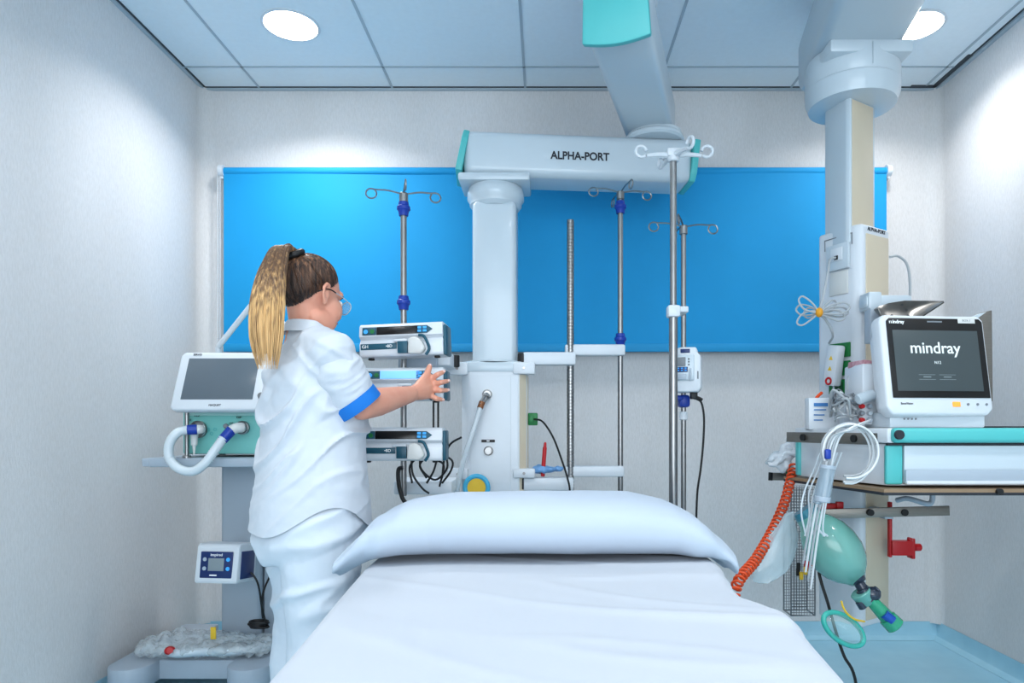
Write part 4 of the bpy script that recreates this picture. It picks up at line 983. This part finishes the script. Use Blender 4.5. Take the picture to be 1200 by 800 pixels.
# wire basket
e = empty('wire_basket', P(940, 722, 2.6), 'narrow steel wire basket hanging beside the foot of the supply column', 'basket')
m = MB(); xa_, xb_ = P(927, 0, 2.62).x, P(955, 0, 2.62).x; z0, z1 = P(0, 721, 2.62).z, P(0, 571, 2.62).z
for Y in (2.62, 2.70):
    x = xa_
    while x <= xb_+.001: m.tube([(x, Y, z0), (x, Y, z1)], .0010, 4, 1); x += .0103
    z = z0
    while z <= z1: m.tube([(xa_, Y, z), (xb_, Y, z)], .0010, 4, 1); z += .0115
obj('mesh', m, M_steel, e)
obj('frame', MB().tube([(xa_, 2.62, z0), (xb_, 2.62, z0), (xb_, 2.62, z1), (xa_, 2.62, z1), (xa_, 2.62, z0)], .003, 6, 1).tube([(xa_, 2.70, z0), (xb_, 2.70, z0), (xb_, 2.70, z1), (xa_, 2.70, z1), (xa_, 2.70, z0)], .003, 6, 1).tube([(xa_, 2.62, z0), (xa_, 2.70, z0)], .003, 6, 1).tube([(xb_, 2.62, z0), (xb_, 2.70, z0)], .003, 6, 1).tube([(xa_, 2.62, z1), (xa_, 2.70, z1)], .003, 6, 1).tube([(xb_, 2.62, z1), (xb_+.12, 2.70, z1)], .003, 6, 1), M_steel, e)
c = P(943, 668, 2.58)
e = empty('colored_clips', c, 'cluster of red, yellow and black electrode clips in front of the wire basket', 'clips')
for dx, dz, m_ in ((.0, .0, M_yellow), (.006, .02, M_red), (-.022, -.008, M_black), (.014, .012, M_red), (-.014, -.02, M_yellow), (-.02, .012, M_black), (.018, .032, M_red)):
    obj('clip', MB().box(c+V((dx, rg.uniform(-.01, .01), dz)), (.014, .010, .030), Matrix.Identity(4), bevel=.003), m_, e)
# red fittings behind the rail
def redbox(x0, x1, y0, y1, Y, d, par, name): A, B = P(x0, y0, Y), P(x1, y1, Y); return obj(name, MB().box(((A.x+B.x)/2, Y+d/2, (A.z+B.z)/2), (B.x-A.x, d, A.z-B.z), bevel=.003), M_red, par)
e = empty('red_bracket', P(976, 602, 2.55), 'small red plastic bracket poking up behind the left end of the long rail', 'bracket')
redbox(965, 989, 590, 602, 2.50, .03, e, 'block'); redbox(981, 989, 588, 597, 2.49, .02, e, 'lug')
e = empty('red_clamp', P(1060, 652, 2.55), 'red plastic clamp sticking out to the right of the column on a red strip', 'clamp')
redbox(1042.5, 1046, 588, 653, 2.57, .02, e, 'strip'); redbox(1046, 1071, 634, 651, 2.56, .035, e, 'jaw'); redbox(1069, 1073, 631, 655, 2.56, .04, e, 'plate')
A = P(1071, 641, 2.575); obj('screw', MB().cyl(A, P(1079, 641, 2.575), .014, bevel=.003).cyl(P(1067, 636, 2.575), P(1067, 631, 2.575), .012), M_red, e)
# bent metal hook under the shelf
tag(obj('bent_hook', MB().tube([P(1051, 586, 2.42), P(1064, 584, 2.38), P(1086, 590, 2.34), P(1092, 587, 2.34), P(1093, 576, 2.34)], .009, 10, 6), M_lgrey), 'bent grey metal tube hook under the drawer shelf', 'hook')
cable([P(958, 640, 2.3), P(960, 672, 2.28), P(970, 706, 2.26), P(979, 738, 2.25), P(989, 768, 2.24), P(1002, 795, 2.24), V((1.06, 2.28, .05)), V((1.10, 2.34, .005))], .0052, M_black, 'black_cable', 'long black cable running down past the face mask to the floor')
# ---------- person ----------
PO = V((-.710, 2.10, 0)); az = math.radians(30)
Fd = V((math.cos(az), math.sin(az), 0)); Rd = V((math.sin(az), -math.cos(az), 0)); Ud = V((0, 0, 1))
def pt(r, f, z): return PO+Rd*r+Fd*f+Ud*z
def ering(r, f, z, w, d, n=36, pw=1.0):
    out = []
    for k in range(n):
        a = 2*PI*k/n; c, s = math.cos(a), math.sin(a)
        out.append(pt(r+math.copysign(abs(c)**pw, c)*w, f+math.copysign(abs(s)**pw, s)*d, z))
    return out
def capsule(m, a, b, ra, rb):
    a = V(a); b = V(b); m.ell(a, ra, u=20, v=12); m.ell(b, rb, u=20, v=12); m.cyl(a, b, ra, rb, seg=20)
def limb(m, pts, rs):
    for (a, b), (ra, rb) in zip(zip(pts, pts[1:]), zip(rs, rs[1:])): capsule(m, a, b, ra, rb)
haz = math.radians(56); hp_ = math.radians(-12)
HF = V((math.cos(haz)*math.cos(hp_), math.sin(haz)*math.cos(hp_), math.sin(hp_))); HR = V((math.sin(haz), -math.cos(haz), 0)); HU = HR.cross(HF).normalized()
Hc = V((-.722, 2.11, 1.502))
def hp(f, r, u): return Hc+HF*f+HR*r+HU*u
HM = Matrix((HF, -HR, HU)).transposed()   # columns: forward, left, up
def hell(m, f, r, u, rf, rr, ru): m.ell(hp(f, r, u), (rf, rr, ru), HM.to_4x4(), u=28, v=18)
SH = P(388, 411, 1.945); EL = P(424, 475, 2.01); WR = P(480, 462, 2.25)
SHl = V((-.80, 2.20, 1.32)); ELl = V((-.79, 2.29, 1.09)); WRl = V((-.735, 2.34, 1.25))
CUFF = P(414, 467, 1.995); CAX = V((.52, .30, -.76)).normalized()
body = MB()
# head
hell(body, -.012, 0, .022, .094, .073, .096)
hell(body, .030, 0, -.035, .060, .058, .078)
hell(body, .056, 0, -.092, .032, .038, .028)
for s in (-1, 1):
    hell(body, .046, .040*s, -.034, .036, .032, .042); hell(body, .018, .048*s, -.072, .050, .020, .036)
hell(body, .070, 0, .028, .020, .050, .018)
capsule(body, hp(.084, 0, .004), hp(.104, 0, -.028), .009, .0125)
hell(body, .094, .009, -.030, .010, .008, .008); hell(body, .094, -.009, -.030, .010, .008, .008)
hell(body, .086, 0, -.056, .012, .022, .006); hell(body, .083, 0, -.066, .012, .019, .007)
for s in (-1, 1):
    me_ = MB()
    hell(body, -.012, .080*s, -.006, .014, .006, .024)
    limb(body, [hp(-.002, .078*s, .012), hp(-.008, .083*s, .024), hp(-.020, .087*s, .024), hp(-.029, .089*s, .010), hp(-.026, .087*s, -.010), hp(-.016, .083*s, -.026)], [.0048, .0055, .0055, .0055, .0052, .0052])
    hell(body, -.010, .080*s, -.030, .009, .0065, .010)
# neck
limb(body, [V((-.737, 2.09, 1.33)), V((-.732, 2.10, 1.42)), hp(-.02, 0, -.03)], [.066, .056, .056])
# trunk
body.loft([ering(0, o, z, w, d) for z, w, d, o in ((.74, .17, .12, 0), (.84, .19, .145, 0), (.95, .18, .14, 0), (1.05, .17, .13, 0), (1.18, .172, .13, .005), (1.27, .165, .115, .01), (1.31, .14, .08, 0), (1.35, .06, .05, 0))])
limb(body, [pt(.06, 0, 1.32), SH], [.045, .052]); limb(body, [pt(-.06, 0, 1.32), SHl], [.045, .052])
for S_, E_, W_ in ((SH, EL, WR), (SHl, ELl, WRl)):
    limb(body, [S_, S_.lerp(E_, .5), E_, E_.lerp(W_, .3), E_.lerp(W_, .75), W_], [.052, .049, .043, .044, .034, .028])
# right hand on the middle pump
HY = 2.345
kn = [P(503.5, 445, HY+.012), P(507, 450.5, HY+.014), P(507, 456.5, HY+.012), P(504, 463, HY+.004)]
for k_ in kn: limb(body, [WR.lerp(k_, .12), WR.lerp(k_, .6)+V((0, -.004, 0)), k_], [.021, .0175, .0118])
fing = [[kn[0], P(513, 438.5, HY-.002), P(519, 436, HY+.020)],
        [kn[1], P(517, 448, HY-.006), P(524, 446.5, HY+.022)],
        [kn[2], P(516.5, 457.5, HY-.006), P(523.5, 457, HY+.022)],
        [kn[3], P(511, 467, HY-.006), P(517.5, 468, HY+.016)]]
for f_ in fing: limb(body, f_, [.0108, .0094, .0080])
THB = [WR.lerp(kn[0], .45)+V((0, 0, .006)), P(500, 439, HY-.002), P(503.5, 429.5, HY+.014)]
limb(body, THB, [.0165, .0122, .0098])
# left hand holding the far end of the pump
knl = [WRl+V((.035, .060, .035-.020*i)) for i in range(4)]
for k_ in knl: limb(body, [WRl.lerp(k_, .12), WRl.lerp(k_, .6), k_], [.020, .016, .0112])
for i, k_ in enumerate(knl): limb(body, [k_, k_+V((.012, .018, .014-.012*i)), k_+V((.030, .026, .022-.018*i))], [.0100, .0090, .0078])
limb(body, [WRl.lerp(knl[0], .35), WRl+V((.03, .02, .055)), WRl+V((.048, .034, .075))], [.015, .011, .0092])
# legs
lr = [pt(.095, -.01, .80), pt(.10, .0, .46), pt(.10, -.05, .10)]; ll = [pt(-.095, -.01, .80), pt(-.11, .0, .46), pt(-.11, -.03, .10)]
for l_ in (lr, ll): limb(body, [l_[0], l_[1], l_[1].lerp(l_[2], .4), l_[2]], [.09, .056, .054, .036])
for l_ in (lr, ll): limb(body, [l_[2], l_[2]+Fd*.06-Ud*.055, l_[2]+Fd*.13-Ud*.065], [.036, .03, .026])
g = remesh(body, .0036, 5, .5)
M_skin.node_tree.nodes['Principled BSDF'].inputs['Roughness'].default_value = .5
e = obj('person', g, M_skin, None, 80)
tag(e, 'person in white uniform with long blonde ponytail, reaching to the middle syringe pump', 'person')
person = e
# fingernails
for f_ in fing+[THB]:
    a, b = f_[1], f_[2]; d = (b-a).normalized(); nn = (V((0, -1, 0))-d*d.dot(V((0, -1, 0)))).normalized()
    obj('fingernail', MB().ell(b+nn*.0072+d*.002, (.0052, .0062, .0012), frame(b, d.cross(nn), nn)), mat('nail', (236,196,184), .3), person)
# eyes, brows, lips
for s in (-1, 1):
    ey = obj('eye', MB().ell(hp(.0765, .031*s, .0), .0118), mat('eye_white', (232,230,228), .3), person)
    obj('iris', MB().ell(hp(.0868, .031*s, -.001), .0045), mat('iris_brown', (70,48,36), .3), ey)
    obj('eyebrow', MB().tube([hp(.088, .014*s, .022), hp(.086, .032*s, .027), hp(.072, .048*s, .022)], [.003, .0032, .0018], 6, 4), mat('brow_hair', (74,52,42), .8), person)
obj('lips', MB().ell(hp(.0945, 0, -.056), (.006, .018, .0045), HM.to_4x4()).ell(hp(.0915, 0, -.065), (.006, .016, .005), HM.to_4x4()), mat('lip_pink', (196,112,108), .4), person)

# ---- tunic ----
tun = MB()
prof = [(.70, .232, .182, -.012), (.78, .226, .178, -.012), (.86, .222, .174, -.010), (.95, .212, .163, -.008), (1.04, .200, .155, -.004), (1.12, .196, .156, .0), (1.20, .197, .157, .004), (1.27, .193, .146, .006), (1.32, .176, .118, .006), (1.352, .145, .092, .002), (1.375, .10, .075, -.004), (1.40, .075, .068, -.012)]
tun.loft([ering(0, o, z, w, d, 48) for z, w, d, o in prof])
AX = (EL-SH).normalized(); 
AXs = (AX+V((.05, -.05, -.12))).normalized()
for sgn, (S_, E_) in ((1, (SH, EL)), (-1, (SHl, ELl))):
    end_ = S_.lerp(CUFF, .35) if sgn == 1 else S_.lerp(E_, .3)
    limb(tun, [pt(.06*sgn, -.01, 1.335), pt(.11*sgn, -.01, 1.333), S_+V((0, .01, -.008)), end_], [.060, .066, .070, .062])
    limb(tun, [pt(.10*sgn, .0, 1.24), S_.lerp(end_, .5)], [.09, .060])
g = remesh(tun, .006, 16, .5)
bm_ = bmesh.new(); bm_.from_mesh(g)
def hem(p):
    q = p-PO; a = math.atan2(q.dot(Fd), q.dot(Rd))     # 0 = right side, -90deg = back
    c = math.cos(a)
    return .787+.085*max(0, abs(c))**6*(1 if c > 0 else 1)+.006*math.sin(3*a)
for v in bm_.verts:
    if v.co.z < 1.0: v.co.z -= hem(v.co)-.78
bmesh.ops.bisect_plane(bm_, geom=[x for x in list(bm_.verts)+list(bm_.edges)+list(bm_.faces)], plane_co=(0, 0, .78), plane_no=(0, 0, -1), clear_outer=True)
for v in bm_.verts:
    if v.co.z < 1.0: v.co.z += hem(v.co)-.78
bm_.to_mesh(g); bm_.free()
g.update()
def folds(p):
    q = p-PO; r_, f_ = q.dot(Rd), q.dot(Fd)
    x = p.x; z = p.z
    # creases falling from under the right arm across the back to the waist
    s = (z-1.14)-(x+.60)*.75
    wv = noise.noise(V((s*13+noise.noise(p*3.5)*1.5, (x+z)*3.5, p.y*3.5)))
    k = max(0, 1-abs(wv)*4)
    m1 = math.exp(-((z-1.09)/.12)**2)
    n = (m1+.15)*.017*(k**1.5-.2)
    wv2 = noise.noise(V((((z-1.28)*.9+(x+.6)*.5)*13, x*4, p.y*4+9)))
    n += math.exp(-((z-1.27)/.08)**2)*.011*(max(0, 1-abs(wv2)*3.6)-.25)
    n += .007*noise.noise(V((x*7, p.y*7, z*3+7)))*(1 if z < 1.0 else .7)
    n += .0016*noise.noise(p*42)
    return n
displace(g, folds)
slv = MB(); slv.bm.from_mesh(g)
for S_, C_, A_ in ((SH, CUFF, CAX), (SHl, SHl.lerp(ELl, .72), (ELl-SHl).normalized())):
    rows = []; base = (C_-S_).normalized(); up0 = V((0, 0, 1)); NR = 26
    for i in range(NR+1):
        t = i/NR; c = S_.lerp(C_, t)+V((0, 0, -.006*math.sin(PI*t))); d = base.lerp(A_, t**1.5).normalized()
        x = up0.cross(d).normalized(); y = d.cross(x); R_ = interp([(0, .030), (.12, .056), (.3, .0685), (.6, .0715), (1, .0695)], t); rr = []
        for k in range(48):
            q = 2*PI*k/48; p_ = c+(x*math.cos(q)+y*math.sin(q))*R_
            nn_ = noise.noise(V((t*7+math.cos(q)*1.4, math.sin(q)*1.4, 11)))
            p_ += (p_-c).normalized()*(.006*(max(0, 1-abs(nn_)*3.2)-.25)*min(1, t*3)*(1-t**6)); rr.append(p_)
        rows.append(rr)
    slv.loft(rows, cap=False)
g = slv.mesh()
g = bake(g, [('SMOOTH', dict(factor=.5, iterations=1)), ('SOLIDIFY', dict(thickness=.0022, offset=-1))])
tu = obj('tunic', g, M_cloth, person, 80, label='white short-sleeved tunic with curved hem')
# cuffs
for S_, E_, tc_ in ((SH, EL, .735), (SHl, ELl, .755)):
    ax = (E_-S_).normalized(); cpt = S_.lerp(E_, tc_)
    if S_ is SH: ax = CAX; cpt = CUFF+CAX*.016
    Mx = axis_frame(cpt-ax*.018, cpt+ax*.014)
    obj('blue_cuff', MB().lathe([(.0665, 0), (.0712, -.001), (.0722, .003), (.0722, .033), (.0712, .036), (.066, .036)], Mx, 40, cap=False), M_cuff, tu)
# side seam on the right flank, pocket
def onT(a, z, out=.002):
    w = interp([(q[0], q[1]) for q in prof], z); d_ = interp([(q[0], q[2]) for q in prof], z); o = interp([(q[0], q[3]) for q in prof], z)
    return pt(math.cos(a)*(w+out), o+math.sin(a)*(d_+out), z)
# collar
m = MB(); rows = []
n = 40
for k, (dz, w, d_) in enumerate(((-.004, .078, .074), (.026, .070, .068), (.030, .0705, .069), (.024, .076, .074), (-.006, .094, .088), (-.010, .096, .090), (-.007, .091, .086))):
    rg_ = []
    for j in range(n+1):
        a = math.radians(-90)+math.radians(150)*(2*j/n-1); 
        p = pt(math.cos(a)*w, -.012+math.sin(a)*d_, 1.388+dz-.035*max(0, math.sin(a))+.006*(-math.sin(a)))
        rg_.append(p)
    rows.append(rg_)
m.loft(rows, cap=False, closed=False)
obj('collar', bake(m, [('SOLIDIFY', dict(thickness=.002)), ('SUBSURF', dict(levels=1, render_levels=1))]), M_cloth, tu, 80)
# ---- trousers ----
tr_ = MB()
tr_.loft([ering(0, o, z, w, d, 40) for z, w, d, o in ((.70, .185, .14, -.015), (.76, .212, .160, -.015), (.84, .212, .160, -.010), (.92, .195, .150, 0), (1.0, .18, .14, 0))])
for l_ in (lr, ll):
    a, k_, b = l_; limb(tr_, [a-Ud*.02, a.lerp(k_, .5), k_, k_.lerp(b, .5), b-Ud*.03, b-Ud*.12], [.118, .112, .100, .098, .100, .100])
g = remesh(tr_, .007, 6, .5)
bm_ = bmesh.new(); bm_.from_mesh(g)
bmesh.ops.bisect_plane(bm_, geom=list(bm_.verts)+list(bm_.edges)+list(bm_.faces), plane_co=(0, 0, .075), plane_no=(0, 0, -1), clear_outer=True)
bm_.to_mesh(g); bm_.free(); g.update()
def tf(p):
    s = p.z*1.0-(p.x+.72)*.6
    n = .012*(max(0, 1-abs(noise.noise(V((s*11+noise.noise(p*4)*.9, p.x*3, p.y*3+3))))*3.4)-.3)
    return n+.005*noise.noise(p*12)+.001*noise.noise(p*45)
displace(g, tf)
g = bake(g, [('SMOOTH', dict(factor=.5, iterations=1)), ('SOLIDIFY', dict(thickness=.002, offset=-1))])
obj('trousers', g, mat('white_trouser_cloth', (214,222,231), .85, bump=(55,.12,.004), var=(5,.04)), person, 80, label='loose white uniform trousers')
for l_ in (lr, ll):
    b = l_[2]; s_ = MB(); s_.ell(b+Fd*.02-V((0, 0, .045)), (.075, .048, .045), Matrix((Fd, -Rd, Ud)).transposed().to_4x4()); s_.ell(b+Fd*.115-V((0, 0, .058)), (.075, .048, .034), Matrix((Fd, -Rd, Ud)).transposed().to_4x4())
    g = remesh(s_, .006, 4)
    for v in g.vertices: v.co.z = max(v.co.z, .004)
    obj('shoe', g, M_white, person, 80)

# ---- hair ----
def hair_mat(name, dark, light, z0, z1, dens=60):
    m = mat(name, dark, .42)
    nt = m.node_tree; b = nt.nodes['Principled BSDF']
    geo = nt.nodes.new('ShaderNodeNewGeometry'); sep = nt.nodes.new('ShaderNodeSeparateXYZ'); nt.links.new(geo.outputs['Position'], sep.inputs[0])
    mr = nt.nodes.new('ShaderNodeMapRange'); mr.inputs['From Min'].default_value = z1; mr.inputs['From Max'].default_value = z0; mr.clamp = True
    n = nt.nodes.new('ShaderNodeTexNoise'); n.inputs['Scale'].default_value = 1; n.inputs['Detail'].default_value = 4
    mp = nt.nodes.new('ShaderNodeMapping'); mp.inputs['Scale'].default_value = (dens*2.2, dens*2.2, dens*.025); nt.links.new(geo.outputs['Position'], mp.inputs[0]); nt.links.new(mp.outputs[0], n.inputs['Vector'])
    ad = nt.nodes.new('ShaderNodeMath'); ad.operation = 'MULTIPLY_ADD'; ad.inputs[1].default_value = 2.8; ad.inputs[2].default_value = -1.4
    nt.links.new(n.outputs['Fac'], ad.inputs[0])
    a2 = nt.nodes.new('ShaderNodeMath'); a2.operation = 'ADD'; a2.use_clamp = True; nt.links.new(sep.outputs['Z'], mr.inputs['Value']); nt.links.new(mr.outputs[0], a2.inputs[0]); nt.links.new(ad.outputs[0], a2.inputs[1])
    rp = nt.nodes.new('ShaderNodeValToRGB'); rp.color_ramp.elements[0].color = lin(dark); rp.color_ramp.elements[1].color = lin(light)
    el = rp.color_ramp.elements.new(.5); el.color = lin(tuple((a+c)/2-6 for a, c in zip(dark, light)))
    nt.links.new(a2.outputs[0], rp.inputs[0]); nt.links.new(rp.outputs[0], b.inputs['Base Color'])
    return m
M_hair = hair_mat('brown_hair', (40,25,21), (150,110,82), 1.72, 1.48, 60)
M_tail = hair_mat('blonde_ponytail', (104,78,58), (216,176,122), 1.40, 1.58, 55)
# scalp cap
SC = (.0965, .0758, .0985)  # forward, side, up radii about skull centre
def skull(f, r, u, k=1.0): return hp(-.012+f*SC[0]*k, r*SC[1]*k, .022+u*SC[2]*k)
def hairline(f, r, u):
    # returns True where hair grows, unit-sphere coordinates
    lim = interp([(-.97, -.9), (-.85, -.62), (-.65, -.50), (-.4, -.33), (-.15, -.14), (.05, .22), (.35, .52), (.6, .62), (1, 1)], u)
    return f < lim and not (u < -.95)
cap_ = MB(); U_, V__ = 96, 64; grid = {}
for i in range(U_):
    for j in range(1, V__):
        th = PI*j/V__; ph = 2*PI*i/U_; d = V((math.sin(th)*math.cos(ph), math.sin(th)*math.sin(ph), math.cos(th)))
        grid[i, j] = d
b = cap_.bm; vs = {k: b.verts.new(skull(d.x, d.y, d.z)) for k, d in grid.items()}
pole = b.verts.new(skull(0, 0, 1))
for i in range(U_):
    i2 = (i+1) % U_
    b.faces.new((pole, vs[i, 1], vs[i2, 1]))
    for j in range(1, V__-1):
        d = (grid[i, j]+grid[i2, j+1])/2
        if hairline(d.x, d.y, d.z): b.faces.new((vs[i, j], vs[i, j+1], vs[i2, j+1], vs[i2, j]))
for v in [v for v in b.verts if not v.link_faces]: b.verts.remove(v)
hr = obj('hair', cap_, M_hair, person, 80, label='brown hair combed back into a high ponytail')
TD = V((-.70, .0, .74)).normalized()
rh = random.Random(5); m = MB(); cnt = 0
while cnt < 1500:
    d = V((rh.gauss(0, 1), rh.gauss(0, 1), rh.gauss(0, 1))).normalized()
    if not hairline(d.x-.0, d.y, d.z): continue
    # half of the strands start right at the hairline
    if cnt % 2 == 0:
        for _ in range(60):
            n2_ = (d+(d-TD)*.03).normalized()
            if not hairline(n2_.x, n2_.y, n2_.z): break
            d = n2_
    ang = d.angle(TD)
    if ang < .15: continue
    pts = []; K = 7; k0_ = rh.uniform(.985, .998); hh = rh.uniform(.045, .085); d = (d+(d-TD)*rh.uniform(0, .04)).normalized(); ang = d.angle(TD)
    for i in range(K):
        t = i/(K-1); q = (d*math.sin((1-t)*ang)+TD*math.sin(t*ang))/math.sin(ang) if ang < 3.1 else d
        pts.append(skull(q.x, q.y, q.z, k0_+hh*math.sin(PI*min(1, t*1.25)*.5)**.6))
    w = rh.uniform(.0007, .0018)
    m.tube(pts, [w*.25, w*.8]+[w]*(K-3)+[w*.6], 5, 3); cnt += 1
obj('hair_strands', m, M_hair, hr, 80)
TIE = skull(TD.x, TD.y, TD.z, 1.09)
out_d = (TIE-Hc).normalized()
obj('hair_tie', MB().torus(axis_frame(TIE+out_d*.004, TIE+out_d*.03), .021, .010, rs=12), M_black, hr)
obj('hair_clip', MB().ell(P(354, 304.5, 2.06), (.014, .01, .006)), M_black, hr)
# ponytail
sp = [TIE, TIE+V((-.028, -.03, .016)), P(321, 313, 1.965), P(316, 335, 1.93), P(313, 365, 1.905), P(312.5, 400, 1.89), P(314, 437, 1.885)]
wx = [.014, .024, .036, .044, .049, .046, .026]; wy = [.014, .02, .024, .026, .028, .024, .012]
m = MB(); rows = []
spc = catmull(sp, 8); NN = len(spc)
def wat(tab, t): u = t*(len(tab)-1); j = min(int(u), len(tab)-2); return lerp(tab[j], tab[j+1], u-j)
for i, p in enumerate(spc[:-5]):
    t = i/(NN-1); a, c = wat(wx, t)*.8, wat(wy, t)*.7
    rows.append([p+V((math.cos(q)*a, math.sin(q)*c, 0 if t > .15 else math.cos(q)*a*.6)) for q in [2*PI*k/20 for k in range(20)]])
m.loft(rows)
for s_ in range(620):
    q = rh.uniform(0, 2*PI); rr_ = math.sqrt(rh.uniform(.45, 1)); end = rh.uniform(.82, 1.0) if s_ % 5 else rh.uniform(.6, .85); pts = []; K = 12; tw = rh.uniform(-.25, .25); w = rh.uniform(.0008, .0022)
    for i in range(K):
        t = i/(K-1)*end; p = spc[int(t*(NN-1))]; a, c = wat(wx, t), wat(wy, t); qq = q+tw*t
        pts.append(p+V((math.cos(qq)*a*rr_, math.sin(qq)*c*rr_-.002, (math.cos(qq)*a*.6*(1-t/.15) if t < .15 else 0)))+V((.0015*noise.noise(V((s_, t*5, 0))), 0, 0)))
    m.tube(pts, [w]*(K-3)+[w*.9, w*.6, w*.15], 5, 2)
obj('ponytail', m, M_tail, hr, 80, label='long blonde-tipped ponytail')
# ---- glasses ----
M_fr = mat('clear_frame', (196,206,214), .15, alpha=.8, coat=.8)
gl = None
m = MB()
for s in (-1, 1):
    c = hp(.104, .032*s, -.004); Mg = frame(c, HR, HF+HR*.12*s)
    m.torus(Mg, .025, .0016, ry=.021, rs=6)
m.tube([hp(.107, -.008, .002), hp(.110, 0, .005), hp(.107, .008, .002)], .0018, 6, 4)
gl = obj('glasses', m, M_fr, person, 80, label='clear-rimmed glasses')
for s in (-1, 1):
    obj('lens', MB().lathe([(0, -.0004), (.024, -.0004), (.024, .0004), (0, .0004)], frame(hp(.104, .032*s, -.004), HR, HF+HR*.12*s) @ Matrix.Diagonal((1, .84, 1, 1)), 32, cap=False), mat('lens_glass', (220,235,240), .05, alpha=.18, coat=1), gl)
    obj('temple', MB().tube([hp(.100, .058*s, .004), hp(.06, .075*s, .008), hp(.02, .082*s, .011)], .0016, 6, 4), M_fr, gl)
    obj('temple_tip', MB().tube([hp(.02, .082*s, .011), hp(.0, .0855*s, .012), hp(-.022, .0885*s, .006), hp(-.045, .0865*s, -.010)], .0020, 6, 4), M_black, gl)

# ---------- camera, world, look ----------
cam = bpy.data.cameras.new('camera'); co = bpy.data.objects.new('camera', cam); COL.objects.link(co)
co.location = (0, 0, CAM_Z); co.rotation_euler = (PI/2, 0, 0); cam.sensor_width = 36; cam.lens = 24
cam.shift_x = -40/1200; cam.shift_y = 100/1200; cam.clip_start = .02
sc.camera = co
w = bpy.data.worlds.new('world'); sc.world = w; w.use_nodes = True
w.node_tree.nodes['Background'].inputs[0].default_value = (.55, .75, 1, 1); w.node_tree.nodes['Background'].inputs[1].default_value = .3
sc.view_settings.view_transform = 'Standard'; sc.view_settings.exposure = 0.28; sc.view_settings.gamma = .93
